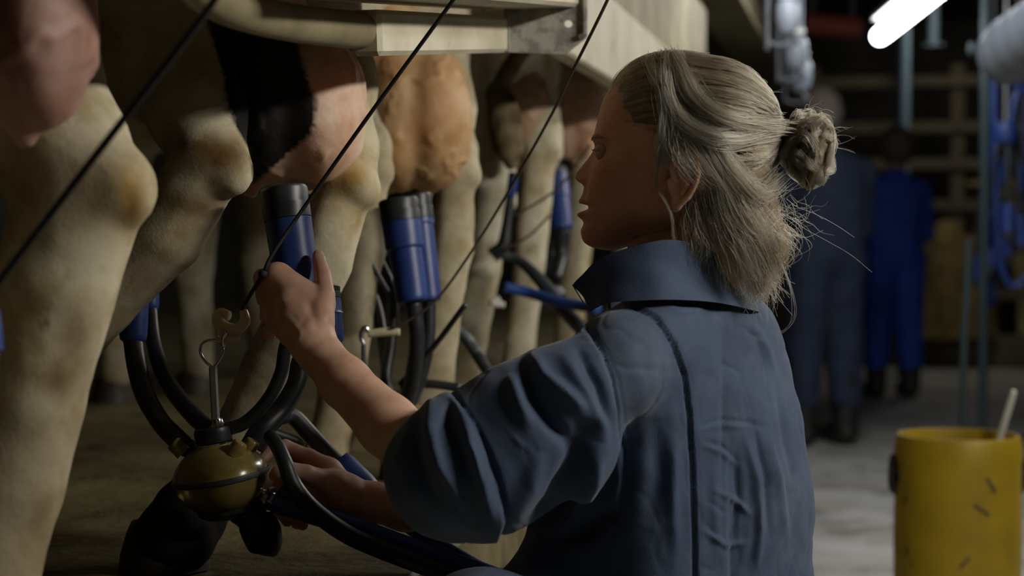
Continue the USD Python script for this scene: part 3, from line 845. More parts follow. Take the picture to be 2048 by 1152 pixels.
for s in (-1, 1):
    eb = obj('eye', trimesh.creation.icosphere(3, 19 * HS).apply_translation(E(1215, 305, 48 * s)), 'eye_white', woman)
    obj('iris', lathe([(0.1 * HS, 0.6 * HS), (6 * HS, 0.4 * HS), (9 * HS, -2 * HS)], E(1196.5, 304, 47 * s), -HU, 20), 'iris', eb)
    lid = Field(E(1210, 305, 48 * s) - 0.024, E(1210, 305, 48 * s) + 0.024, 0.0009)
    lid.ell(E(1215, 305, 48 * s), (21.5 * HS,) * 3).ell(E(1196, 307, 48 * s), (16 * HS, 24 * HS, 2.6 * HS), np.stack([HU, HL, Z1], 1), k=0.001, cut=True)
    lv, lf2 = lid.skin(1)
    obj('eyelid', (lv, lf2), 'skin', woman, col=np.tile(A([0.40, 0.22, 0.15]), (len(lv), 1)))
obj('teeth', tube([E(1188, 413, -22), E(1181, 413, -10), E(1180, 413, 0), E(1181, 413, 10), E(1188, 413, 22)], 4 * HS, 8, 20), 'teeth', woman)


# ---- hair
def hair_mass():
    R = np.stack([HU, HL, Z1], 1)
    c = E(1400, 300, 0)
    f = Field(c - A([0.2, 0.2, 0.2]), c + A([0.2, 0.2, 0.2]), 0.0032)
    f.ell(E(1396, 268, 0), (156 * HS, 122 * HS, 146 * HS), R).ell(E(1340, 220, 0), (126 * HS, 122 * HS, 108 * HS), R, k=0.01)
    f.ell(E(1116, 388, 0), (192 * HS, 210 * HS, 217 * HS), R, k=0.004, cut=True)
    f.ell(E(1330, 400, 120), (84 * HS, 60 * HS, 96 * HS), R, k=0.004, cut=True)
    f.cone(*Ej((1470, 380, 0, 84)), *Ej((1520, 485, 0, 52)), k=0.02)
    f.cone(*Ej((1520, 485, 0, 48)), *Ej((1518, 572, 0, 14)), k=0.02)
    f.ell(E(1612, 300, 0), (46 * HS, 44 * HS, 64 * HS), R, k=0.006)
    v, g = f.skin(2)
    n = normals(v, g)
    return v + n * ((meshkit.fbm(v * 70, 3, 4) - 0.5) * 0.010)[:, None], g


hm = obj('hair', hair_mass(), 'hair_base', woman, label='fair hair pulled back into a loose bun')
SC, SR = A([1396, 268, 0.0]), A([161, 151, 127.0])
strands = []


def on_scalp(d, lift):
    e = d * SR
    w = (SC - A([1340, 220, 0])) / A([130, 113, 127.0]); g_ = e / A([130, 113, 127.0])
    b_, c_, a_2 = w @ g_, w @ w - 1, g_ @ g_
    dis = b_ * b_ - a_2 * c_
    t_ = (-b_ + math.sqrt(dis)) / a_2 if dis > 0 else 0
    return SC + e * (max(1.0, t_) + lift)


tones = []
DARK_H, MID_H, FAIR_H = A([0.07, 0.042, 0.02]), A([0.25, 0.17, 0.092]), A([0.52, 0.40, 0.25])


def add(pts, w0=0.00062, w1=0.0003, tone=0.0):
    q = spline(pts, 18)
    t = np.clip(0.48 + tone + rng.normal(0, 0.2), 0, 1)
    tones.append(DARK_H + (MID_H - DARK_H) * 2 * t if t < 0.5 else MID_H + (FAIR_H - MID_H) * (2 * t - 1))
    strands.append((E(q[:, 0], q[:, 1], q[:, 2]), np.linspace(w0, w1, 18)))


TIE = (A([1551, 258, 0.0]) - SC) / SR
TIE /= np.linalg.norm(TIE)
lock = rng.normal(0, 1, (160, 6))
n_scalp = 0
while n_scalp < 5200:
    d = rng.normal(0, 1, 3); d /= np.linalg.norm(d)
    p = on_scalp(d, 0.0)
    q = ((p - A([1116, 388, 0])) / A([194, 219, 214]))
    if (q @ q) < 1.0 or p[1] > 405 or (p[1] > 330 and p[0] < 1400) or d @ TIE > 0.93:
        continue
    n_scalp += 1
    lk = lock[int((np.arctan2(d[2], -d[1]) + np.pi) / (2 * np.pi) * 159)]
    om = math.acos(np.clip(d @ TIE, -1, 1))
    pts = []
    tn_ = 0.16 * lk[2] - (0.32 if p[0] < 1315 and p[1] < 280 else 0)  # front hair toned darker: shade painted into the strands
    for t in np.linspace(0, 1, 9):
        e = (math.sin((1 - t) * om) * d + math.sin(t * om) * TIE) / math.sin(om)
        e = e + A([0, 1, 0]) * 0.16 * math.sin(math.pi * t) * (0.6 + 0.5 * lk[0]) * (d[1] > -0.75)
        e = e + A([lk[3], lk[4], 0]) * 0.02 * math.sin(2 * math.pi * t + lk[5])
        e = e / np.linalg.norm(e)
        pts.append(on_scalp(e, 0.012 + 0.03 * math.sin(math.pi * t) * (0.5 + 0.5 * abs(lk[1])) + 0.012 * rng.normal() * (t > 0.1)))
    add(pts, tone=tn_)


def guide(pts, count, spread, w0=0.0006, taper=1.0, wav=3.0, tone=0.0):
    g = A(pts, float)
    for _ in range(count):
        o = rng.normal(0, 1, 3) * A(spread)
        jit = rng.normal(0, wav, g.shape)
        k = np.linspace(0.6, taper, len(g))[:, None]
        add(g + o * k + jit, w0, tone=tone + 0.05 * o[0] / spread[0])


guide([(1334, 116, 55), (1338, 158, 112), (1348, 212, 131), (1385, 262, 142), (1450, 288, 134), (1545, 268, 45)], 420, (9, 8, 5), tone=0.18)
guide([(1345, 114, 52), (1365, 160, 112), (1400, 215, 131), (1455, 250, 128), (1550, 258, 40)], 420, (16, 10, 4))
guide([(1305, 124, 58), (1320, 160, 112), (1338, 210, 131), (1340, 272, 142), (1334, 306, 138), (1326, 338, 130)], 260, (13, 8, 4), taper=0.6, tone=0.42)
guide([(1345, 215, 124), (1362, 262, 138), (1392, 300, 142), (1425, 350, 136), (1460, 400, 110)], 120, (10, 8, 3))
guide([(1350, 290, 134), (1360, 312, 140), (1372, 335, 142)], 16, (8, 4, 2))
guide([(1332, 300, 134), (1321, 372, 126), (1334, 402, 124), (1349, 432, 120), (1353, 468, 118), (1359, 506, 116)], 22, (2, 3, 2), wav=1.2)
guide([(1345, 225, 128), (1415, 275, 138), (1460, 340, 128), (1510, 390, 96), (1550, 360, 40)], 240, (16, 14, 4))
guide([(1425, 330, 128), (1450, 420, 108), (1490, 470, 84), (1530, 440, 50)], 260, (20, 18, 8))
for _ in range(1000):                                                    # hair hanging from the nape
    a = A([rng.normal(1475, 34), rng.uniform(360, 420), rng.uniform(-70, 92)])
    b = A([rng.normal(1516, 32), rng.normal(485, 18), a[2] * 0.62])
    c = A([rng.normal(1512, 22), rng.normal(572, 26), a[2] * 0.4])
    add([a, (a + b) / 2 + rng.normal(0, 7, 3), b, (b + c) / 2 + rng.normal(0, 8, 3), c + rng.normal(0, 8, 3)], tone=-0.14)
BC, BRD = A([1612, 300, 0.0]), A([60, 80, 58.0])
for k in range(19):                                                      # the bun: wound locks
    ax = A([rng.normal(0.7, 0.35), rng.normal(0, 0.45), rng.normal(0.3, 0.6)]); ax /= np.linalg.norm(ax)
    u0 = np.cross(ax, [0.2, 1, 0.1]); u0 /= np.linalg.norm(u0); v0 = np.cross(ax, u0)
    off, ph, ln, lr = rng.uniform(-0.62, 0.62), rng.uniform(0, 6.28), rng.uniform(2.6, 4.6), rng.uniform(6, 12)
    tone = rng.normal(-0.02, 0.26)
    rr_ = math.sqrt(1 - off * off)
    path = A([BC + BRD * rng.uniform(0.74, 0.93) * (ax * off + rr_ * (math.cos(ph + ln * t) * u0 + math.sin(ph + ln * t) * v0)) for t in np.linspace(0, 1, 10)])
    nrm = (path - BC) / np.linalg.norm(path - BC, axis=1, keepdims=True)
    bn = np.cross(nrm, np.gradient(path, axis=0)); bn /= np.linalg.norm(bn, axis=1, keepdims=True)
    for _ in range(120):
        a0, r0 = rng.uniform(0, 6.28), lr * math.sqrt(rng.random())
        aa = a0 + np.linspace(0, 1.6, 10)[:, None]
        add(path + r0 * (np.cos(aa) * nrm + np.sin(aa) * bn) + rng.normal(0, 1.2, path.shape), tone=tone)
for _ in range(110):                                                     # flyaway curls at the nape and under the bun
    a = A([rng.uniform(1420, 1600), rng.uniform(390, 470), rng.uniform(-60, 100)])
    step = A([rng.normal(4, 8), rng.uniform(5, 16), rng.normal(0, 5)])
    pts = [a]
    for k in range(4):
        step = step + A([rng.normal(1, 9), rng.normal(-2, 8), rng.normal(0, 5)])
        pts.append(pts[-1] + step)
    add(pts, 0.0005, 0.00022)
for _ in range(130):                                                     # fine flyaways over the crown and the bun
    d = rng.normal(0, 1, 3); d[1] = -abs(d[1]); d /= np.linalg.norm(d)
    p = SC + d * SR if rng.random() < 0.6 else BC + d * BRD
    if p[0] < 1260:
        continue
    t_ = A([rng.uniform(8, 34), rng.normal(4, 10), rng.normal(0, 10)])
    add([p, p + t_ * 0.4 + d * 9, p + t_ + d * rng.uniform(4, 16)], 0.0004, 0.0002)
guide([(1540, 480, 40), (1575, 560, 40), (1588, 625, 40), (1570, 655, 40), (1545, 662, 40)], 4, (3, 3, 3), wav=1.5)
guide([(1348, 236, 130), (1360, 292, 142), (1370, 322, 148), (1386, 346, 144), (1408, 368, 130)], 110, (14, 8, 3), tone=0.12)
guide([(1395, 400, 112), (1392, 440, 108), (1400, 480, 106), (1385, 515, 104)], 160, (22, 12, 6), wav=5)
guide([(1455, 380, 104), (1480, 430, 96), (1500, 480, 78), (1510, 540, 50)], 380, (26, 12, 8), wav=7, tone=-0.12)
guide([(1430, 400, 108), (1445, 450, 104), (1470, 500, 96), (1490, 560, 80)], 260, (26, 12, 8), wav=6, tone=-0.15)
for s in (-1, 1):                                                        # eyebrows
    for _ in range(120):
        t = rng.random()
        a = A([1184 + 26 * t ** 1.6, 282 - 7 * math.sin(t * 2.4) + rng.normal(0, 2), s * (24 + 46 * t)])
        add([a, a + A([2, -2, s * 6]), a + A([5, -1, s * 12])], 0.0005, 0.00025, tone=-0.4)
    for _ in range(46):
        t = rng.uniform(-1, 1)
        a = E(1196 + 10 * t * t, 302.5 + 1.5 * t * t, s * (48 + 17 * t))
        strands.append((a + np.linspace(0, 1, 18)[:, None] * (HS * (-9 * HU + HL * s * 3 * t + Z1 * (2 + rng.normal(0, 1)))), np.linspace(0.0004, 0.0002, 18)))
        tones.append(DARK_H * 0.4)
pts_ = np.vstack([s[0] for s in strands]) - locs[str(woman.GetPath())]
wid_ = np.concatenate([s[1] for s in strands])
bc = UsdGeom.BasisCurves.Define(stage, str(woman.GetPath()) + '/hair_strands')
bc.CreateTypeAttr('linear')
bc.CreateCurveVertexCountsAttr(Vt.IntArray.FromNumpy(np.full(len(strands), 18, np.int32)))
bc.CreatePointsAttr(Vt.Vec3fArray.FromNumpy(pts_.astype(np.float32)))
bc.CreateWidthsAttr(Vt.FloatArray.FromNumpy(wid_.astype(np.float32)))
bc.SetWidthsInterpolation('vertex')
UsdGeom.PrimvarsAPI(bc).CreatePrimvar('col', Sdf.ValueTypeNames.Color3fArray, 'vertex').Set(Vt.Vec3fArray.FromNumpy(np.repeat(A(tones), 18, 0).astype(np.float32)))
M['hair_strand'] = usdkit.material(stage, '/World/Looks/hair_strand', {
    'a': ('attribute', {'attribute': 'col'}),
    'p': ('principled_hair_bsdf', {'parametrization': 'Direct coloring', 'roughness': 0.3, 'radial_roughness': 0.4, 'random_roughness': 0.2})},
    [('a.color', 'p.color')], surface='p.BSDF')
UsdShade.MaterialBindingAPI.Apply(bc.GetPrim()).Bind(M['hair_strand'])
tag(bc.GetPrim(), label='loose fair hair strands', kind='stuff')

# ---- coverall
lo = np.minimum(P(740, 1260, 2.0), P(1680, 1260, 2.6)); hi = np.maximum(P(740, 560, 2.0), P(1680, 560, 2.6))
lo = np.minimum(lo, P(740, 1260, 2.5)) - 0.03; hi = np.maximum(hi, P(1700, 560, 2.0)) + 0.03
cf = Field(lo, hi, 0.0033)
k_ = 0.035
cf.chain([J((1292, 735, 2.21, 98)), J((1298, 1000, 2.22, 118)), J((1300, 1300, 2.25, 138))])
cf.chain([J((1440, 712, 2.35, 122)), J((1458, 860, 2.36, 136)), J((1462, 1000, 2.37, 152)), J((1464, 1300, 2.38, 172))], k=k_)
cf.chain([J((1385, 720, 2.275, 112)), J((1400, 860, 2.285, 122)), J((1402, 1000, 2.295, 132)), J((1404, 1300, 2.31, 150))], k=0.06)
cf.chain([J((1400, 640, 2.28, 74)), J((1455, 660, 2.31, 72)), J((1480, 730, 2.38, 84))], k=k_)
cf.chain([J((1390, 640, 2.26, 62)), J((1320, 662, 2.22, 72)), J((1248, 702, 2.17, 84))], k=k_)
cf.chain([J((1205, 790, 2.25, 100)), J((1190, 1000, 2.28, 120)), J((1200, 1300, 2.30, 150))], k=k_)
cf.chain([J((1222, 668, 2.215, 44)), J((1290, 650, 2.21, 50))], k=0.02)
cf.chain([J((1180, 1120, 2.27, 100)), J((1085, 1215, 2.27, 112))], k=0.04)
cf.chain([J((1222, 752, 2.145, 104)), J((1110, 812, 2.115, 106)), J((1030, 856, 2.10, 116)), J((905, 925, 2.09, 112)), J((880, 945, 2.09, 110))], k=0.03)
cf.chain([J((1130, 890, 2.12, 108)), J((985, 955, 2.10, 104)), J((900, 985, 2.10, 92))], k=0.03)
cf.chain([J((1440, 780, 2.42, 80)), J((1200, 880, 2.45, 76)), J((990, 978, 2.43, 74)), J((925, 1000, 2.425, 68))], k=0.02)
# hollow cuffs round the forearms
cf.cone(*J((905, 962, 2.085, 76)), *J((690, 765, 2.22, 80)), k=0.008, cut=True)
cf.cone(*J((980, 985, 2.43, 56)), *J((800, 1014, 2.415, 58)), k=0.006, cut=True)
cv, cg = cf.skin(2)
cn = normals(cv, cg)
px, py, pz = proj(cv)
fc = smooth01((-(cn @ FW) + 0.15) / 0.4) * (pz < 2.40)
D = np.zeros(len(cv))


def fold(line, w, amp, taper=True):
    global D
    d, sd, t = seg_dist(px, py, line)
    e = np.sin(np.pi * np.clip(t, 0.02, 0.98)) ** 0.7 if taper else 1.0
    D += amp * np.exp(-(d / w) ** 2) * e * fc


def step(line, w, amp, reach):
    """A lap: the side right of the line's travel stands amp higher, falling off over reach."""
    global D
    d, sd, t = seg_dist(px, py, line)
    D += amp * (1 / (1 + np.exp(-np.clip(sd / w, -30, 30)))) * np.exp(-(d / reach) ** 2) * fc


BACKSEAM = [(1205, 592), (1262, 610), (1312, 640), (1345, 690), (1366, 750), (1377, 830), (1382, 920), (1386, 1020), (1389, 1160), (1392, 1260)]
ARMHOLE = [(1172, 655), (1205, 700), (1228, 760), (1242, 830), (1247, 900), (1244, 970), (1225, 1040)]
CUFFLINE = [(893, 772), (915, 800), (950, 850), (978, 910), (1000, 970), (1012, 1040), (1000, 1075)]
step(BACKSEAM[::-1], 1.8, 0.0050, 60)
fold(BACKSEAM, 3.2, -0.0050, False)
fold([(x + 9, y + 1) for x, y in BACKSEAM], 2.5, -0.0008, False)
step(ARMHOLE[::-1], 2.0, -0.0045, 40)
fold(ARMHOLE, 4.0, -0.0055, False)
fold([(x + 12, y + 2) for x, y in ARMHOLE], 3, -0.0012, False)
step(CUFFLINE, 2.2, 0.008, 70)
fold(CUFFLINE, 4.5, -0.006, False)
for line, w, amp in (
        ([(868, 800), (862, 860), (880, 930), (905, 985), (930, 1050)], 15, 0.012), ([(905, 800), (900, 850), (925, 905), (940, 960)], 12, -0.012),
        ([(930, 830), (935, 890), (962, 960), (985, 1040)], 13, 0.010), ([(820, 850), (800, 920), (830, 1000), (870, 1050)], 14, 0.006), ([(835, 830), (830, 890), (848, 960), (880, 1020)], 12, -0.010),
        ([(960, 880), (985, 950), (1005, 1020)], 9, -0.009), ([(880, 950), (910, 1010), (950, 1060)], 10, -0.008),
        ([(1062, 705), (1085, 760), (1140, 800), (1185, 850)], 16, 0.016), ([(1050, 735), (1068, 790), (1110, 850), (1155, 900)], 15, -0.017),
        ([(1020, 745), (1035, 800), (1060, 860)], 14, 0.009), ([(1120, 700), (1160, 770), (1200, 850), (1215, 930)], 14, 0.009), ([(1150, 690), (1195, 770), (1222, 860)], 10, -0.008),
        ([(1170, 830), (1150, 930), (1110, 1010), (1060, 1060)], 20, -0.018), ([(1195, 880), (1185, 960), (1140, 1040)], 15, 0.012), ([(1080, 900), (1060, 980), (1020, 1040)], 18, 0.008),
        ([(1015, 860), (1060, 910), (1075, 925)], 5, 0.003), ([(1040, 890), (1075, 925)], 4, -0.003), ([(1230, 1010), (1170, 1060), (1100, 1085)], 18, -0.016),
        ([(1240, 735), (1290, 738), (1345, 745)], 7, -0.0012), ([(1290, 640), (1310, 720), (1318, 800)], 14, 0.0015), ([(1310, 830), (1320, 950), (1300, 1060)], 22, -0.007), ([(1350, 860), (1345, 980), (1350, 1120)], 12, 0.005),
        ([(1395, 852), (1440, 840), (1500, 845), (1540, 858)], 4, -0.0035), ([(1395, 862), (1440, 850), (1510, 856)], 5, 0.003), ([(1400, 890), (1440, 905), (1480, 935)], 5, 0.004), ([(1400, 880), (1440, 892), (1470, 915)], 4, -0.003),
        ([(1490, 870), (1512, 960), (1520, 1060), (1512, 1150)], 8, 0.006), ([(1510, 860), (1535, 960), (1540, 1080)], 7, -0.006), ([(1540, 880), (1560, 980), (1575, 1090)], 8, 0.005),
        ([(1420, 980), (1470, 1000), (1500, 1030)], 6, 0.004), ([(1400, 1060), (1450, 1090), (1495, 1085)], 6, 0.004), ([(1410, 1000), (1455, 1030)], 5, -0.003),
        ([(1430, 720), (1460, 735), (1485, 750)], 5, -0.002), ([(1500, 640), (1530, 690), (1555, 760)], 9, 0.003), ([(1300, 610), (1360, 625), (1420, 618)], 7, 0.003), ([(1330, 605), (1400, 612), (1450, 640)], 5, -0.002),
        ([(1480, 650), (1508, 672), (1530, 676)], 4, -0.003), ([(1550, 760), (1570, 860), (1585, 960)], 7, -0.004), ([(1470, 900), (1475, 1000), (1460, 1100)], 9, -0.005), ([(1430, 920), (1425, 1020), (1440, 1140)], 11, 0.003)):
    fold(line, w, amp * (0.6 if w <= 5 else 1.1))
# fine crumple, strongest on the sleeve
crk = np.abs(meshkit.fbm(cv * A([17, 17, 11]), 3, 31) - 0.5)
D += -0.0007 * np.exp(-(crk / 0.03) ** 2) + (meshkit.fbm(cv * 26, 2, 8) - 0.5) * 0.0035
cv = cv + cn * D[:, None]
cov = obj('coverall', (cv, cg), 'navy_cloth', woman, smooth=True, label='navy cotton coverall with a back pleat and turned-up sleeves')
# trousers and boots in a deep squat
tf = Field(A([-0.8, 1.7, 0.04]), A([0.35, 2.9, 0.95]), 0.010)
hc_ = P(1390, 1320, 2.31)
lat = -(RT * math.sin(math.radians(35)) + FH * math.cos(math.radians(35)))
fwd = -RT * math.cos(math.radians(35)) + FH * math.sin(math.radians(35))
fwd2 = fwd * 0.3
tf.chain([(P(1300, 1180, 2.25), .07), (hc_ + lat * 0.06, .13)]).cone(P(1460, 1180, 2.37), .09, hc_ - lat * 0.06, .14, k=.04).cone(P(1200, 1200, 2.3), .07, hc_ + fwd * .04, .12, k=.04)
for s in (-1, 1):
    hp = hc_ + lat * s * 0.10 - Z1 * 0.04
    kn = P(965, 1292, 2.18) if s > 0 else P(1010, 1275, 2.48)
    kn[0] = max(kn[0], KERB + 0.10)
    an = A([kn[0] + 0.10, kn[1] + 0.03 * s, 0.11])
    tf.chain([(hp, 0.115), (kn, 0.088), (an, 0.062)], k=0.03)
    toe = an + A([0.02, 0.17, 0]); toe[2] = 0.05
    bt = Field(an - A([0.2, 0.2, 0.13]), an + A([0.25, 0.3, 0.35]), 0.009)
    bt.chain([(an + (kn - an) * 0.75, 0.072), (A([an[0], an[1], 0.075]), 0.07)]).cone(A([an[0], an[1], 0.056]), 0.055, toe, 0.048, k=0.02)
    obj('boot', bt.skin(2), 'boot', woman)
obj('trousers', tf.skin(2), 'navy_cloth', cov, smooth=True)
# collar: a band standing round the neck, its tip pointing forward
top_ = [(1143, 571, 2.215), (1160, 552, 2.20), (1205, 514, 2.178), (1285, 488, 2.165), (1350, 480, 2.175), (1420, 500, 2.205), (1478, 548, 2.26), (1488, 562, 2.31), (1470, 545, 2.37), (1400, 500, 2.42), (1310, 492, 2.42), (1240, 520, 2.40), (1200, 560, 2.37)]
bot_ = [(1177, 622, 2.213), (1188, 616, 2.195), (1215, 606, 2.168), (1300, 600, 2.150), (1370, 600, 2.165), (1440, 606, 2.20), (1512, 622, 2.255), (1520, 628, 2.31), (1490, 620, 2.38), (1400, 610, 2.43), (1320, 605, 2.43), (1260, 612, 2.40), (1215, 622, 2.36)]
tp, bp = spline([P(*q) for q in top_], 120), spline([P(*q) for q in bot_], 120)
NV = 16
s_ = np.linspace(0, 1, NV)[:, None, None]
G = bp[None] * (1 - s_) + tp[None] * s_
cen = P(1360, 560, 2.29)
outd = G - cen; outd[..., 2] = 0; outd /= np.linalg.norm(outd, axis=-1, keepdims=True)
G = G + outd * (-0.005 * np.sin(np.pi * s_)) + outd * ((meshkit.fbm(G * 22, 2, 3) - 0.5) * 0.008)[..., None]
inn = G - outd * 0.0045
rim = np.concatenate([G, inn[::-1]], 0)                                  # closed strip round the cloth's thickness
m_, k2 = rim.shape[0], rim.shape[1]
idx = np.arange(m_ * k2).reshape(m_, k2)
q = np.stack([idx, np.roll(idx, -1, 0)], -1)
qa, qb = idx[:, :-1].ravel(), idx[:, 1:].ravel()
qc, qd = np.roll(idx, -1, 0)[:, 1:].ravel(), np.roll(idx, -1, 0)[:, :-1].ravel()
fcs = np.vstack([np.stack([qa, qb, qc], 1), np.stack([qa, qc, qd], 1)])
cap = []
for kcol in (0, k2 - 1):
    for r_ in range(NV - 1):
        a1, a2, b1, b2 = idx[r_, kcol], idx[r_ + 1, kcol], idx[m_ - 1 - r_, kcol], idx[m_ - 2 - r_, kcol]
        cap += [[a1, a2, b2], [a1, b2, b1]]
obj('collar', (rim.reshape(-1, 3), np.vstack([fcs, cap])), 'navy_collar', cov, smooth=50, label='turned-up navy collar')
obj('stitching', cat_meshes([tube([P(x + 7, y, z) for x, y, z in seg], 0.0006, 5, 4) for seg in []] or [tube([P(1146, 571, 2.219), P(1174, 618, 2.213)], 0.0008, 6)]), 'thread', cov)
# ------------------------------------------------------------------ milking clusters
def teat_cup(t, top, bot, r_top, r_bot, dark=0.22, step_at=0.52, ringed=True):
    """Blue shell with a black rubber mouthpiece; top and bot are world points."""
    ax = top - bot; L = np.linalg.norm(ax)
    d = dark * L
    prof = [(r_bot * 0.72, 0), (r_bot * 0.92, 0.003), (r_bot, 0.010)]
    if ringed:
        prof += [(r_bot * 1.02, L * step_at - 0.002), (r_bot * 1.06 + (r_top - r_bot) * 0.5, L * step_at), (r_top * 0.99, L * step_at + 0.004)]
    else:
        prof += [(r_bot * 1.05, L * 0.2), (r_top * 0.98, L * 0.45)]
    prof += [(r_top, L - d), (r_top * 0.9, L - d + 0.001)]
    sh = obj('teat_cup', lathe(prof, bot, ax, 36), 'blue_plastic', t, smooth=40)
    obj('mouthpiece', lathe([(r_top * 0.9, L - d), (r_top * 1.01, L - d + 0.001), (r_top * 1.02, L - d * 0.55), (r_top * 0.985, L - d * 0.5), (r_top * 1.03, L - d * 0.12), (r_top * 0.96, L - 0.001), (r_top * 0.5, L), (r_top * 0.42, L - 0.008)], bot, ax, 36), 'black_rubber', sh, smooth=40)
    return sh


def px_tube(t, name, pts, rpx, m, sides=16, n=None, parent=None):
    q = [P(*p) for p in pts]
    r = [rp * p[2] / FP for rp, p in zip(np.broadcast_to(A(rpx, float), (len(pts),)), pts)]
    return obj(name, tube(q, r, sides, n), m, parent or t, smooth=True)


CZ = 2.37
cl = thing('milking_cluster', 'milking cluster the woman holds: amber claw, black tubes and blue teat cups', 'milking cluster', P(440, 960, CZ))
s_ = CZ / FP
cax = UP * 0.99 - RT * 0.16 - FW * 0.06; cax /= np.linalg.norm(cax)
cc = P(441, 953, CZ)
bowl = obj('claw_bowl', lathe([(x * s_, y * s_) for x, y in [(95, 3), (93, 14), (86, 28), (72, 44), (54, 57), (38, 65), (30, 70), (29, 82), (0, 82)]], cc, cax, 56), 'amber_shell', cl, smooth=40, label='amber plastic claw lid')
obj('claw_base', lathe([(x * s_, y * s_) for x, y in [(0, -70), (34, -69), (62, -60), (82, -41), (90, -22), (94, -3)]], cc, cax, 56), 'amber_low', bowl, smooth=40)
obj('claw_band', lathe([(x * s_, y * s_) for x, y in [(90, -5), (97, -5), (99, -1), (98, 5), (91, 6)]], cc, cax, 56), 'grey_rubber', bowl, smooth=40)
obj('claw_buffer', lathe([(x * s_, y * s_) for x, y in [(0, -88), (22, -87), (44, -81), (56, -72), (58, -58)]], cc, cax, 40), 'black_rubber', bowl, smooth=40)
obj('shine_ring', lathe([(x * s_, y * s_) for x, y in [(30, 66), (36, 66), (37, 70), (31, 71)]], cc, cax, 40), 'chrome', bowl, smooth=40)
obj('manifold_block', lathe([(x * s_, y * s_) for x, y in [(30, 71), (36, 72), (38, 92), (35, 100), (0, 102)]], cc, cax, 32), 'black_rubber', bowl, smooth=40)
for dx, dz in ((-66, 0.0), (58, 0.0), (40, -0.03)):
    a = cc + cax * 48 * s_ + RT * dx * s_ + FW * dz
    obj('nozzle', lathe([(16 * s_, 0), (16 * s_, 26 * s_), (13 * s_, 30 * s_), (0, 30 * s_)], a, cax + RT * np.sign(dx) * 0.8, 20), 'amber_shell', bowl, smooth=40)
# shut-off knob hanging under the claw
px_tube(cl, 'shut_off_knob', [(470, 1020, 2.375), (500, 1032, 2.38), (522, 1062, 2.385), (530, 1098, 2.39), (528, 1110, 2.39)], [24, 34, 40, 32, 12], 'black_rubber', 24, 30)
# cups
teat_cup(cl, CUPT, CUPB, 47 * 2.36 / FP, 47 * 2.35 / FP, dark=0.285, ringed=False)
teat_cup(cl, P(640, 575, 2.47), P(652, 690, 2.46), 0.027, 0.026)
teat_cup(cl, P(272, 520, 2.53), P(266, 684, 2.52), 0.027, 0.0195)
teat_cup(cl, P(300, 470, 2.60), P(300, 622, 2.59), 0.026, 0.013)
px_tube(cl, 'milk_tube', [(602, 600, 2.352), (598, 650, 2.352), (572, 690, 2.352), (562, 745, 2.355), (535, 800, 2.36), (490, 845, 2.365), (440, 862, 2.37)], 13.5, 'black_rubber')
px_tube(cl, 'milk_tube', [(652, 685, 2.46), (630, 705, 2.45), (603, 720, 2.44), (592, 770, 2.43), (562, 820, 2.42), (528, 855, 2.405), (505, 895, 2.40)], [17, 17, 19, 20, 21, 24, 26], 'black_rubber')
px_tube(cl, 'milk_tube', [(266, 680, 2.52), (274, 735, 2.50), (290, 790, 2.47), (322, 845, 2.43), (358, 882, 2.40), (376, 896, 2.385)], [20, 20, 20, 20, 21, 20], 'black_rubber')
px_tube(cl, 'milk_tube', [(301, 615, 2.59), (308, 690, 2.55), (330, 755, 2.50), (370, 812, 2.44), (405, 848, 2.39), (428, 862, 2.375)], [13, 15, 17, 18, 18, 18], 'black_rubber')
# outlet with hoses running to the lower right
obj('outlet_pipe', tube([P(520, 992, 2.37), P(556, 1004, 2.36)], 0.0105, 18), 'chrome', cl, smooth=40)
obj('outlet_collar', lathe([(0.012, 0), (0.0165, 0.001), (0.0165, 0.006), (0.012, 0.007)], P(536, 997, 2.365), P(556, 1004, 2.36) - P(520, 992, 2.37), 24), 'chrome', cl, smooth=40)
px_tube(cl, 'blue_hose', [(549, 1002, 2.362), (590, 1015, 2.36), (650, 1035, 2.36), (720, 1058, 2.365), (800, 1088, 2.37), (900, 1124, 2.37), (1000, 1160, 2.36), (1080, 1200, 2.33)], [24, 24, 22, 21, 21, 22, 22, 22], 'blue_hose')
px_tube(cl, 'black_hose', [(540, 872, 2.37), (556, 895, 2.345), (571, 928, 2.332), (588, 972, 2.33), (625, 1018, 2.33), (690, 1066, 2.335), (760, 1098, 2.34), (860, 1136, 2.34), (980, 1180, 2.33), (1060, 1215, 2.31)], [14, 15, 16, 18, 19, 19, 19, 19, 19, 19], 'black_rubber')
px_tube(cl, 'black_hose', [(562, 978, 2.35), (600, 1000, 2.345), (650, 1042, 2.35), (720, 1080, 2.36), (800, 1112, 2.365), (900, 1150, 2.36), (1000, 1190, 2.34)], [13, 14, 15, 15, 15, 15, 15], 'grey_rubber')
px_tube(cl, 'pulse_tube', [(560, 835, 2.46), (585, 832, 2.48), (620, 868, 2.49), (655, 905, 2.49), (685, 935, 2.485)], [15, 17, 17.5, 17, 16], 'grey_rubber')
px_tube(cl, 'pulse_tube', [(530, 860, 2.45), (560, 872, 2.46), (590, 882, 2.47), (606, 892, 2.47)], [12, 12, 10, 8], 'grey_rubber')
obj('connector', lathe([(0.012, 0), (0.017, 0.001), (0.019, 0.008), (0.0195, 0.05), (0.018, 0.062), (0.010, 0.063)], P(676, 922, 2.487), P(740, 985, 2.48) - P(676, 922, 2.487), 24), 'blue_plastic', cl, smooth=40)
px_tube(cl, 'pulse_tube', [(725, 970, 2.482), (780, 1020, 2.48), (860, 1080, 2.44), (960, 1140, 2.40), (1050, 1195, 2.36)], 17, 'blue_hose')
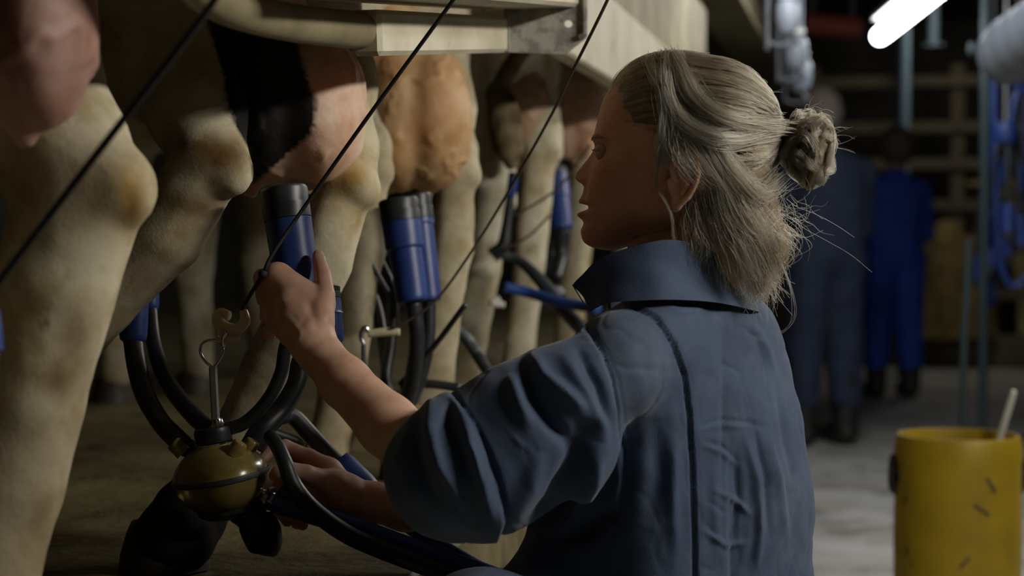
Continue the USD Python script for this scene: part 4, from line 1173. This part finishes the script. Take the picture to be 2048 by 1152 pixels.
# chrome hanger and the plastic knob on the cord
obj('hanger_rod', beam(P(433, 868, 2.37), P(426, 732, 2.37), 0.0105, 0.0105, 0.002, up=FW), 'steel', cl)
obj('rod_foot', lathe([(0.012, 0), (0.013, 0.003), (0.008, 0.008), (0.007, 0.014)], P(437, 858, 2.37), cax, 20), 'chrome', cl, smooth=40)
px_tube(cl, 'hanger_loop', [(426, 735, 2.37), (412, 724, 2.37), (401, 706, 2.37), (404, 688, 2.375), (420, 680, 2.38), (438, 684, 2.385), (446, 700, 2.38), (440, 716, 2.375), (428, 734, 2.37)], 3.0, 'chrome', 10, 60)

kn = thing('cord_knob', 'pale plastic swivel knob at the end of the cord, above the claw', 'knob', P(460, 650, 2.39))
px_tube(kn, 'knob_body', [(487, 620, 2.385), (490, 642, 2.383), (476, 657, 2.382), (452, 655, 2.385), (437, 643, 2.39), (440, 628, 2.40), (458, 632, 2.395)], [8, 11, 11, 12, 13, 12, 10], 'plastic_knob', 18, 50)
px_tube(kn, 'knob_foot', [(448, 652, 2.388), (446, 668, 2.386), (458, 677, 2.384), (472, 674, 2.384), (474, 664, 2.385)], [10, 11, 10, 9, 7], 'plastic_knob', 16, 40)
px_tube(kn, 'swivel_ring', [(452, 664, 2.375), (446, 676, 2.374), (446, 692, 2.376), (440, 700, 2.38)], [6, 4.5, 4, 3], 'chrome', 12, 30)

for name, lab, pts, r, m in (
        ('pull_cord', 'thick black pull cord slanting across the nearest cow at the left', [(432, -60, 1.55), (430, -2, 1.55), (215, 280, 1.60), (0, 560, 1.66), (-120, 710, 1.70)], 0.0035, 'cord_black'),
        ('pull_cord', 'black pull cord running in front of the pink udder down to the plastic knob', [(948, -60, 2.18), (905, 2, 2.20), (740, 228, 2.26), (615, 405, 2.30), (545, 508, 2.288), (528, 545, 2.288), (511, 572, 2.31), (484, 618, 2.382)], 0.0027, 'cord_black'),
        ('pull_cord', 'thin brown pull cord crossing the tan-udder cow\'s legs beside the woman\'s face', [(1240, -60, 2.40), (1215, 0, 2.42), (1180, 72, 2.46), (1140, 152, 2.55), (1100, 235, 2.75), (1000, 412, 2.92), (925, 530, 2.96), (866, 606, 2.97), (800, 650, 2.98), (758, 664, 2.99)], 0.0023, 'cord_brown'),
        ('pull_cord', 'faint slack brown cord among the far cows\' legs', [(1180, 290, 3.85), (1120, 372, 3.85), (1050, 420, 3.85), (1026, 430, 3.85)], 0.0028, 'cord_brown'),
        ('pull_cord', 'short frayed cord leading to the hoses of the far cluster', [(1100, 430, 3.95), (1060, 470, 3.95), (1010, 500, 3.95)], 0.0028, 'cord_brown')):
    c_ = thing(name, lab, 'cord', P(*pts[-1]))
    wp = [P(*p) for p in pts]
    if pts[0][1] < 0:                                                    # on up to the ceiling
        e_ = wp[0] - wp[1]
        top = (ZC - wp[0][2]) / e_[2]
        wp = [wp[0] + e_ * k for k in (top, top * 0.4, 14.0, 5.0, 1.6) if k <= top] + wp
    obj('line', tube(wp, r, 10, 90), m, c_, smooth=True)
    if m == 'cord_black' and pts[0][0] > 900:
        obj('knot', trimesh.creation.icosphere(2, 0.0062).apply_translation(P(526, 548, 2.288)), m, c_)

k2 = thing('cord_knob', 'small knob and cream bar hanging on the brown cord, under the blue cups', 'knob', P(750, 665, 2.99))
px_tube(k2, 'knob_bar', [(736, 668, 2.99), (770, 664, 2.99), (800, 664, 2.99)], [8, 9, 7], 'plastic_knob', 14)
px_tube(k2, 'knob_ring', [(728, 690, 2.99), (722, 672, 2.99), (730, 656, 2.99), (738, 664, 2.99)], [4, 5, 6, 4], 'chrome', 12)
px_tube(k2, 'hanger_rod', [(727, 690, 2.99), (728, 760, 2.99)], 5, 'chrome', 10)

# cluster on the second cow
c2 = thing('milking_cluster', 'milking cluster hanging from the tan udder, two blue cups in front', 'milking cluster', P(800, 830, 3.15))
teat_cup(c2, P(796, 398, 3.08), P(826, 606, 3.06), 40 * 3.07 / FP, 33 * 3.07 / FP, dark=0.23)
teat_cup(c2, P(832, 388, 3.16), P(858, 604, 3.14), 30 * 3.15 / FP, 27 * 3.15 / FP, dark=0.23, step_at=0.72)
teat_cup(c2, P(728, 430, 3.22), P(754, 520, 3.22), 26 * 3.2 / FP, 24 * 3.2 / FP, ringed=False)
teat_cup(c2, P(700, 470, 3.26), P(722, 560, 3.26), 24 * 3.2 / FP, 22 * 3.2 / FP, ringed=False)
for pts, r in (([(826, 602, 3.06), (834, 680, 3.07), (826, 750, 3.1), (812, 810, 3.13)], 16), ([(858, 600, 3.14), (856, 680, 3.14), (842, 750, 3.14), (818, 812, 3.14)], 14),
               ([(754, 516, 3.22), (785, 590, 3.2), (782, 680, 3.18), (772, 760, 3.16), (788, 815, 3.15)], 12), ([(722, 556, 3.26), (752, 610, 3.25), (768, 700, 3.2), (776, 790, 3.17)], 11)):
    px_tube(c2, 'milk_tube', pts, r, 'black_rubber')
px_tube(c2, 'pulse_tube', [(706, 440, 3.18), (730, 500, 3.18), (762, 560, 3.18), (776, 585, 3.18)], 5, 'grey_rubber')
px_tube(c2, 'pulse_tube', [(930, 610, 3.05), (870, 690, 3.1), (800, 770, 3.12)], 6, 'black_rubber')
px_tube(c2, 'pulse_tube', [(672, 590, 3.2), (674, 640, 3.2), (690, 740, 3.2), (760, 830, 3.16)], 9, 'black_rubber')
s2 = 3.15 / FP
obj('claw_bowl', lathe([(x * s2, y * s2) for x, y in [(0, -60), (50, -50), (72, -20), (76, 2), (60, 30), (30, 44), (0, 46)]], P(800, 850, 3.15), Z1, 36), 'amber_shell', c2)
px_tube(c2, 'black_hose', [(850, 860, 3.15), (930, 900, 3.1), (1010, 980, 3.0)], 14, 'black_rubber')
px_tube(c2, 'black_hose', [(800, 770, 3.2), (860, 768, 3.2), (920, 776, 3.2)], 9, 'black_rubber')

# cluster further down the row, with its hoses trailing to the right
c3 = thing('milking_cluster', 'blurred milking cluster further along the row, just left of the woman\'s mouth', 'milking cluster', P(1050, 560, 4.1))
teat_cup(c3, P(1108, 338, 4.55), P(1124, 462, 4.5), 27 * 4.5 / FP, 24 * 4.5 / FP, dark=0.12)
teat_cup(c3, P(1095, 370, 4.62), P(1106, 470, 4.6), 20 * 4.5 / FP, 17 * 4.5 / FP, dark=0.15)
teat_cup(c3, P(1029, 345, 4.0), P(1020, 400, 4.0), 11 * 4 / FP, 9 * 4 / FP, ringed=False)
px_tube(c3, 'milk_tube', [(1124, 458, 4.5), (1122, 510, 4.5), (1110, 560, 4.45)], [17, 15, 14], 'black_rubber')
px_tube(c3, 'milk_tube', [(1106, 466, 4.6), (1102, 520, 4.6), (1092, 566, 4.5)], [15, 14, 13], 'black_rubber')
px_tube(c3, 'milk_tube', [(1021, 396, 4.0), (1014, 450, 4.0), (1006, 492, 4.0), (984, 512, 4.0)], [9, 11, 14, 16], 'black_rubber')
px_tube(c3, 'black_hose', [(990, 506, 4.0), (1035, 520, 4.0), (1075, 555, 3.95), (1115, 605, 3.9), (1160, 655, 3.8), (1220, 720, 3.6)], [9, 10, 13, 15, 15, 15], 'grey_rubber')
px_tube(c3, 'blue_hose', [(1008, 574, 3.9), (1060, 586, 3.9), (1110, 602, 3.85), (1165, 612, 3.8), (1195, 618, 3.75)], [11, 11, 11, 11, 11], 'blue_hose')
px_tube(c3, 'black_hose', [(908, 655, 3.5), (935, 680, 3.5), (958, 715, 3.5), (985, 760, 3.4)], [12, 12, 12, 11], 'grey_rubber')
s3 = 4.4 / FP
obj('claw_bowl', lathe([(x * s3, y * s3) for x, y in [(0, -34), (30, -28), (42, -8), (42, 4), (30, 18), (0, 24)]], P(1090, 590, 4.4), Z1, 28), 'black_rubber', c3)
px_tube(c3, 'hook_end', [(1010, 610, 3.9), (985, 606, 3.9), (1000, 596, 3.9)], [6, 8, 6], 'white_plastic')

lone = thing('blue_nozzle', 'blue rubber nozzle edge poking in at the left border of the picture', 'nozzle', P(-20, 680, 1.72))
px_tube(lone, 'sleeve', [(-24, 620, 1.62), (-20, 660, 1.62), (-16, 705, 1.62)], [22, 24, 23], 'blue_plastic', 20)
px_tube(lone, 'milk_tube', [(-16, 703, 1.62), (-24, 780, 1.62), (-90, 900, 1.6), (-200, 1000, 1.55)], [14, 14, 14, 14], 'black_rubber')
lump = thing('dung_lump', 'brown lump of trodden dung on the standing between the far legs', 'dung', P(985, 640, 5.2))
lm = trimesh.creation.icosphere(3, 1.0)
lq = P(985, 640, 5.2); lq[2] = PLAT
lv = lm.vertices * A([0.16, 0.2, 0.15]); lv[:, 2] = np.maximum(lv[:, 2], -0.01)
obj('heap', (lv * (0.8 + 0.4 * meshkit.fbm(lm.vertices * 2.3, 3, 6))[:, None] + lq, lm.faces), 'dark_timber', lump)

# ------------------------------------------------------------------ people further down the pit
def worker(label, px, pf, hgt, hz, coat, hair, head_dx=0.0, lean=0.0, arm_f=0.5, hair_r=1.0, turn=0.0):
    """Standing figure seen from behind: feet at (px, pf) on the floor z = 0."""
    d = P(px, pf, 1.0) - CAM
    base = CAM - d * (CAM[2] / d[2])
    t = thing('person', label, 'person', base)
    k = hgt / 1.8
    c, sn = math.cos(turn), math.sin(turn)
    X, Yv = RT * c + FH * sn, FH * c - RT * sn
    W = lambda x, y, z: base + k * (X * (x + lean * max(z - 0.9, 0)) + Yv * y + Z1 * z)
    h = 0.012
    hd = W(head_dx, 0.05, 1.66)
    f = Field(A([base[0] - 0.5, base[1] - 0.5, 0.85]), A([base[0] + 0.5, base[1] + 0.6, hd[2] + 0.2]), 0.0085)
    f.ell(hd, (0.082 * k, 0.10 * k, 0.122 * k), np.stack([X, Yv, Z1], 1)).cone(hd - Z1 * 0.06, 0.058 * k, W(head_dx * 0.6, 0, 1.44), 0.07 * k, k=0.03)
    f.cone(hd + Yv * 0.10 * k - Z1 * 0.02, 0.016, hd + Yv * 0.11 * k - Z1 * 0.035, 0.018, k=0.015)
    for s in (-1, 1):
        f.ell(hd + X * s * 0.085 * k - Z1 * 0.005, (0.014, 0.024, 0.034), np.stack([X, Yv, Z1], 1), k=0.006)
    f.cone(W(head_dx * 0.6, 0, 1.44), 0.07 * k, W(0, 0, 1.1), 0.08 * k, k=0.02)
    for s in (-1, 1):
        el, wr = W(s * 0.27, 0.05 + 0.1 * arm_f, 1.10), W(s * 0.17, 0.28 * arm_f + 0.05, 0.98 + 0.1 * arm_f)
        f.cone(W(0, 0, 1.37), 0.05, W(s * 0.195, 0, 1.36), 0.05).cone(W(s * 0.195, 0, 1.36), 0.05, el, 0.042)
        f.cone(el, 0.042, wr, 0.03, k=0.01)
        hdr = (wr - el) / np.linalg.norm(wr - el)
        f.cone(wr, 0.033, wr + hdr * 0.08, 0.036, k=0.02)
        for q in range(4):
            b_ = wr + hdr * 0.09 + X * (q - 1.5) * 0.019
            f.chain([(b_, 0.0115), (b_ + hdr * 0.04 - Z1 * 0.01, 0.0105), (b_ + hdr * 0.055 - Z1 * 0.04, 0.010)])
        f.chain([(wr + hdr * 0.03 - X * s * 0.03, 0.013), (wr + hdr * 0.07 - X * s * 0.05, 0.011)], k=0.004)
    v, fc_ = f.skin(1)
    obj('body', (v, fc_), 'skin', t, col=np.tile(A([0.42, 0.24, 0.17]), (len(v), 1)))
    f = Field(hd - 0.2, hd + 0.2, 0.009)
    f.ell(hd + Z1 * 0.018 - Yv * 0.018, (0.094 * k * hair_r, 0.104 * k * hair_r, 0.118 * k * hair_r), np.stack([X, Yv, Z1], 1))
    f.ell(hd + Yv * 0.12 * k - Z1 * 0.06, (0.11 * k, 0.10 * k, 0.12 * k), np.stack([X, Yv, Z1], 1), k=0.01, cut=True)
    obj('hair', f.skin(1), hair, t)
    f = Field(W(0, 0, 0.1) - A([0.6, 0.6, 0]), W(0, 0, 1.62) + A([0.6, 0.6, 0]), h)
    f.cone(W(0, 0.0, 1.36), 0.13 * k, W(0, 0, 1.0), 0.15 * k).cone(W(-0.09, 0, 1.36), 0.11 * k, W(-0.07, 0, 0.95), 0.13 * k, k=.05).cone(W(0.09, 0, 1.36), 0.11 * k, W(0.07, 0, 0.95), 0.13 * k, k=.05)
    f.cone(W(head_dx * 0.5, 0, 1.47), 0.078 * k, W(0, 0, 1.36), 0.12 * k, k=.04)
    for s in (-1, 1):
        f.cone(W(0, 0, 1.42), 0.08 * k, W(s * 0.185, 0, 1.37), 0.078 * k, k=.04)
        f.cone(W(s * 0.195, 0, 1.37), 0.074 * k, W(s * 0.27, 0.05 + 0.1 * arm_f, 1.10), 0.06 * k, k=.03)
        f.cone(W(s * 0.27, 0.05 + 0.1 * arm_f, 1.10), 0.058 * k, W(s * 0.20, 0.2 * arm_f + 0.05, 1.02 + 0.07 * arm_f), 0.052 * k, k=.02)
        f.cone(W(s * 0.09, 0, 0.92), 0.125 * k, W(s * 0.11, 0.01, 0.5), 0.095 * k, k=.03)
        f.cone(W(s * 0.11, 0.01, 0.5), 0.095 * k, W(s * 0.12, 0, 0.24), 0.085 * k, k=.02)
    v, g = f.skin(2)
    v = v + normals(v, g) * ((meshkit.fbm(v * A([9, 9, 6]), 3, 12) - 0.5) * 0.03)[:, None]
    obj('coverall', (v, g), coat, t, smooth=True)
    for s in (-1, 1):
        a = W(s * 0.12, 0, 0.09)
        f = Field(a - A([0.25, 0.25, 0.1]), a + A([0.25, 0.35, 0.36]), 0.01)
        f.cone(W(s * 0.12, 0, 0.36), 0.078 * k, W(s * 0.12, 0, 0.085), 0.068 * k).cone(W(s * 0.12, -0.02, 0.055), 0.053 * k, W(s * 0.13, 0.16, 0.05), 0.048 * k, k=.02)
        obj('boot', f.skin(1), 'boot', t)
    return t


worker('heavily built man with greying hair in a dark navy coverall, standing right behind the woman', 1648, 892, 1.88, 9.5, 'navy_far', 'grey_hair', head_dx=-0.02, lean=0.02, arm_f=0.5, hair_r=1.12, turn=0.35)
worker('person with short dark hair in a bright blue coverall, standing furthest down the pit', 1786, 795, 1.84, 12.4, 'royal_far', 'brown_hair', head_dx=0.03, arm_f=0.55, hair_r=1.25, turn=0.2)

# ------------------------------------------------------------------ right side and background
brl = thing('barrel', 'yellow plastic barrel with scuffs and black stains, open at the top', 'barrel', A([P(1915, 1010, 4.6)[0], P(1915, 1010, 4.6)[1], 0.0]))
bq = A([P(1915, 1010, 4.6)[0], P(1915, 1010, 4.6)[1], 0.0])
bt_ = P(1915, 868, 4.6)[2]
br = 124 * 4.6 / FP
obj('shell', lathe([(br * 0.85, 0.0), (br * 0.94, 0.02), (br * 0.97, 0.08), (br, 0.2), (br * 1.01, bt_ * 0.55), (br * 0.99, bt_ - 0.07), (br * 1.02, bt_ - 0.05), (br * 0.985, bt_ - 0.012), (br * 0.955, bt_), (br * 0.92, bt_), (br * 0.9, bt_ - 0.03), (br * 0.9, 0.05)], bq, Z1, 56), 'yellow_plastic', brl, smooth=40)
for sgn in (-1, 1):
    e = bq + RT * sgn * br * 0.97 + Z1 * (bt_ - 0.10)
    obj('handle', tube([e + Z1 * 0.045, e + RT * sgn * 0.012 + Z1 * 0.035, e + RT * sgn * 0.014 - Z1 * 0.03, e - Z1 * 0.05], 0.010, 12), 'black_rubber', brl)
    obj('handle_plate', lathe([(0.0, 0), (0.03, 0.002), (0.03, 0.008), (0, 0.009)], e - RT * sgn * 0.004, RT * sgn, 18), 'black_rubber', brl)
for dx, dz, L, a in ((0.02, -0.17, 0.05, 0.5), (-0.02, -0.30, 0.03, -0.9), (0.045, -0.11, 0.03, 1.2)):
    yy_ = -math.sqrt((br * 1.012) ** 2 - dx * dx)
    q0 = bq + RT * dx + FH * yy_ + Z1 * (bt_ + dz)
    obj('scuff', beam(q0 - RT * L * 0.4 + Z1 * L * a * 0.5, q0 + RT * L * 0.4 - Z1 * L * a * 0.5, 0.004, 0.007, 0.001, up=np.cross(RT, FH)), 'dark_timber', brl)
stk = thing('stick', 'whitish plastic stick standing in the yellow barrel', 'stick', P(1990, 880, 4.62))
obj('shaft', tube([P(1976, 1010, 4.66), P(1994, 900, 4.63), P(2024, 795, 4.60), P(2027, 786, 4.60)], [0.009, 0.009, 0.0085, 0.005], 12), 'white_plastic', stk)
pol = thing('pole', 'thin dark teal pole standing behind the yellow barrel', 'pole', A([P(1928, 760, 6.2)[0], P(1928, 760, 6.2)[1], 0.0]))
q0 = A([P(1926, 760, 6.2)[0], P(1926, 760, 6.2)[1], 0.0])
obj('shaft', tube([q0, P(1926, 760, 6.2), P(1934, 560, 6.2), P(1936, 480, 6.2)], 0.012, 12), 'teal_paint', pol)
obj('foot', lathe([(0.06, 0), (0.06, 0.01), (0.015, 0.02)], q0, Z1, 20), 'teal_paint', pol)

# strip lamp over the pit
lf_ = thing('strip_lamp', 'glowing white fluorescent tube lamp hanging slantwise in the upper right', 'lamp', P(1870, 0, 8.0))
la, lb = P(1768, 66, 8.6), P(2010, -130, 6.6)
obj('tube', tube([la, la + (lb - la) * 0.03, la + (lb - la) * 0.97, lb], [0.03, 0.042, 0.042, 0.03], 20), 'tube_glow', lf_, smooth=True)
obj('reflector', beam(la + Z1 * 0.075, lb + Z1 * 0.075, 0.13, 0.03), 'steel', lf_)
for t_ in (0.12, 0.88):
    q = la + (lb - la) * t_
    obj('suspension', tube([q + Z1 * 0.08, A([q[0], q[1], ZC])], 0.006, 8), 'steel', lf_)
for nm, yy, xx in (('near', 2.04, 1.60), ('next', 5.2, 1.15), ('last', 5.9, -0.25), ('end', 14.3, 0.8)):  # the end housing is added along with its fill light
    z_ = (2.06 if yy < 3 else 2.42) if xx > 1 else (2.62 if yy < 10 else 3.17)
    k_l = thing('lamp_housing', {'near': 'grey strip lamp housing over the pit nearest the viewer, out of the picture', 'next': 'grey strip lamp housing over the middle of the pit, above the picture', 'end': 'added grey strip lamp housing at the far end of the pit, unseen above the picture', 'last': 'grey strip lamp housing over the far part of the pit, above the picture'}[nm], 'lamp', (xx, yy, z_))
    obj('housing', box((xx - 0.02, yy - 0.8, z_ + 0.06), (xx + 0.16, yy + 0.8, z_ + 0.12)), 'steel', k_l)
    for dy in (-0.6, 0.6):
        obj('suspension', tube([A([xx + 0.05, yy + dy, z_ + 0.11]), A([xx + 0.05, yy + dy, ZC])], 0.006, 8), 'steel', k_l)


def post(label, px, Z, r, m, top=ZC, bottom=0.0, kind='round'):
    b = P(px, 473, Z)
    q = A([b[0], b[1], bottom])
    t = thing('post', label, 'post', q)
    obj('shaft', tube([q, A([b[0], b[1], top])], r, 18), m, t, smooth=40)
    obj('foot_plate', box(q - A([r * 2, r * 2, 0]), q + A([r * 2, r * 2, 0.012]), 0.003), m, t)
    return t


post('pale blue-grey steel post behind the worker in bright blue', 1806, 14.0, 0.045, 'blue_pipe')
post('short pale grey pipe hanging from the ceiling under the glowing strip lamp', 1864, 14.8, 0.04, 'blue_pipe', bottom=2.66)
post('slim dark post at the right, in front of the hanging blue hoses', 1968, 8.4, 0.022, 'teal_paint')
# gate at the far end
gt = thing('gate', 'dark timber cattle gate across the far end of the parlour', 'gate', (0.6, 16.3, 0))
for zz in (0.55, 0.95, 1.32, 1.68, 2.0, 2.4):
    obj('rail', box((KERB, 16.06, zz), (3.2, 16.13, zz + 0.10), 0.01), 'dark_timber', gt)
for xx in (KERB + 0.05, 0.7, 1.9, 3.1):
    obj('gate_post', box((xx - 0.06, 16.14, 0), (xx + 0.06, 16.22, 2.6), 0.01), 'dark_timber', gt)
# cattle waiting behind the gate
def far_cow(label, x, y, rot, seed, c):
    q = A([x, y, 0.0])
    t = thing('cow', label, 'cow', q)
    F_ = A([math.cos(rot), math.sin(rot), 0]); L_ = A([-math.sin(rot), math.cos(rot), 0])
    W = lambda a, b, z: q + F_ * a + L_ * b + Z1 * z
    f = Field(q - A([1.3, 1.3, 0]), q + A([1.3, 1.3, 2.0]), 0.025)
    R = np.stack([F_, L_, Z1], 1)
    f.ell(W(0, 0, 1.15), (0.8, 0.34, 0.38), R).cone(W(0.65, 0, 1.25), 0.24, W(0.95, 0, 1.5), 0.14, k=.08)
    f.cone(W(0.95, 0, 1.55), 0.115, W(1.17, 0, 1.33), 0.07, k=.04)
    for s in (-1, 1):
        f.cone(W(0.93, s * .1, 1.6), .03, W(0.92, s * .24, 1.58), .035, k=.02)
        for a in (-0.6, 0.6):
            f.cone(W(a, s * .2, 1.0), .14, W(a, s * .2, .5), .06, k=.05).cone(W(a, s * .2, .5), .055, W(a, s * .2, .06), .05)
    f.cone(W(-0.8, 0, 1.35), .03, W(-0.9, 0, .6), .025, k=.02)
    v, g = f.skin(1)
    obj('body', (v, g), 'coat', t, col=paint(v, c, lowdirt=False, seed=seed))
    for s in (-1, 1):
        for a in (-0.6, 0.6):
            obj('hoof', lathe([(.065, 0), (.06, .04), (.05, .07)], W(a, s * .2, 0.001), Z1, 14), 'hoof_horn', t)
    return t


far_cow('cream cow waiting behind the far gate, left of the pale blue post', -0.15, 17.75, -1.2, 61, (0.55, 0.46, 0.25))
far_cow('cream cow waiting behind the far gate, right of the pale blue post', 1.25, 17.75, -1.75, 62, (0.55, 0.46, 0.25))
sh_ = thing('straw_heap', 'tan heap of straw spilling over the kerb at the far right', 'straw', P(1890, 600, 15.0))
sv = trimesh.creation.icosphere(4, 1.0)
w_ = sv.vertices * A([0.42, 0.35, 0.95]); w_[:, 2] = np.maximum(w_[:, 2], 0.0)
sq = A([P(1888, 600, 15.2)[0], P(1888, 600, 15.2)[1], 0.0])
w_ = w_ * (0.75 + 0.5 * meshkit.fbm(sv.vertices * 2.1, 4, 9))[:, None]
w_[:, 2] = np.maximum(w_[:, 2] + 0.25, 0.0)
obj('pile', (w_ + sq, sv.faces), 'straw', sh_, smooth=True)
# jars, pipes and lamp at the top
for i, (x, y, Z, lab) in enumerate(((1575, 35, 6.2, 'grey plastic milk jar hanging beside the end of the overhead beam, topmost'), (1592, 105, 7.0, 'grey plastic milk jar below the topmost one, above the woman\'s bun'), (1600, 150, 8.2, 'small whitish milk jar, lowest of the three behind the woman\'s bun'))):
    s4 = Z / FP
    q = P(x, y, Z)
    t = thing('milk_jar', lab, 'jar', q - Z1 * 34 * s4)
    obj('jar', lathe([(a * s4, b * s4) for a, b in [(0, -34), (14, -32), (22, -20), (24, 0), (23, 22), (14, 34), (9, 38)]], q, Z1, 28), 'grey_plastic', t, smooth=40)
    obj('lid', lathe([(a * s4, b * s4) for a, b in [(9, 37), (17, 38), (18, 46), (0, 48)]], q, Z1, 28), 'white_plastic', t, smooth=40)
    obj('bracket', tube([q + Z1 * 46 * s4, A([q[0], q[1], ZC])], 0.012, 10), 'grey_plastic', t)
    obj('hose', tube([q - Z1 * 32 * s4, q - Z1 * 50 * s4 + RT * 0.03, q - Z1 * 50 * s4 - RT * 0.06, q + Z1 * 20 * s4 - RT * 0.07, A([q[0] - 0.08, q[1], ZC])], 0.009, 10), 'grey_rubber', t, smooth=True)
pp = thing('pipe', 'rust-red pipe running across the pit near the ceiling', 'pipe', P(1680, 50, 12.0))
obj('tube', tube([P(1610, 48, 12.0), P(1720, 56, 12.0)], 0.075, 16), 'red_paint', pp)
for x in (1625, 1705):
    q = P(x, 50, 12.0)
    obj('strap', tube([q, A([q[0], q[1], ZC])], 0.015, 8), 'steel', pp)
lt = thing('indicator_lamp', 'small glowing orange indicator lamp on the slim dark post', 'lamp', P(1950, 97, 8.33))
obj('bulb', trimesh.creation.icosphere(3, 0.028).apply_translation(P(1950, 97, 8.33)), 'orange_glow', lt)
obj('socket', lathe([(0.03, 0), (0.03, 0.05), (0.018, 0.055)], P(1961, 97, 8.33), -RT, 16), 'teal_paint', lt)
tk = thing('tank', 'pale grey ribbed tank hanging in the upper right corner', 'tank', P(2060, 60, 6.5))
ta, tb = P(2012, 110, 6.3), P(2360, -110, 4.8)
L_ = np.linalg.norm(tb - ta)
pr = [(0, 0), (0.08, 0.005), (0.11, 0.02)]
for i in range(9):
    z_ = 0.09 + i * (L_ - 0.2) / 9
    pr += [(0.112, z_), (0.119, z_ + 0.02), (0.119, z_ + 0.05), (0.112, z_ + 0.07)]
pr += [(0.11, L_ - 0.06), (0, L_)]
obj('drum', lathe(pr, ta, tb - ta, 44), 'grey_plastic', tk, smooth=40)
for t_ in (0.2, 0.8):
    q = ta + (tb - ta) * t_
    obj('strap', tube([q, A([q[0], q[1], ZC])], 0.015, 8), 'steel', tk)
# hoses and clusters hanging along the right-hand row: one unit and its copies
hb = P(2010, 420, 8.5)
hg = thing('hanging_cluster', 'hanging cluster of blue cups and hoses at the right edge, nearest of three', 'milking cluster', hb, group='clusters parked along the right-hand row')
B = lambda x, y, z: hb + RT * x + FH * y + Z1 * z
for i, (x, y, z0) in enumerate(((-0.07, 0.0, 0.12), (0.0, -0.05, 0.16), (0.07, 0.02, 0.10), (0.03, 0.08, 0.05))):
    teat_cup(hg, B(x * 1.3, y, z0 - 0.30), B(x * 1.1, y, z0 - 0.13), 0.028, 0.024)
    obj('milk_tube', tube([B(x * 1.1, y, z0 - 0.13), B(x * 0.9, y, z0 + 0.02), B(x * 0.5, y * 0.5, 0.30), B(0, 0, 0.34)], 0.010, 12), 'black_rubber', hg, smooth=True)
obj('claw_bowl', lathe([(0, 0.42), (0.05, 0.41), (0.06, 0.37), (0.05, 0.32), (0, 0.30)], hb, Z1, 24), 'blue_plastic', hg)
obj('blue_hose', tube([B(0.02, 0, 0.40), B(0.06, 0, 0.56), B(0.16, 0, 0.5), B(0.15, 0, 0.1), B(0.13, 0, -0.25), B(0.05, 0.02, -0.36), B(-0.02, 0.02, -0.22), B(-0.04, 0.02, 0.2), B(-0.05, 0.02, 0.8)], 0.015, 14, 70), 'blue_plastic', hg, smooth=True)
obj('hook', tube([B(0, 0, 0.41), B(0.0, 0, 0.8), B(0, 0, ZC - hb[2])], 0.008, 10), 'steel', hg)
copy_of(hg, 'hanging cluster of blue cups behind the nearest one at the right edge, lower and left', P(1985, 480, 9.6), 70)
copy_of(hg, 'third hanging cluster of blue cups, highest of those at the right edge', P(2035, 300, 9.1), 200)
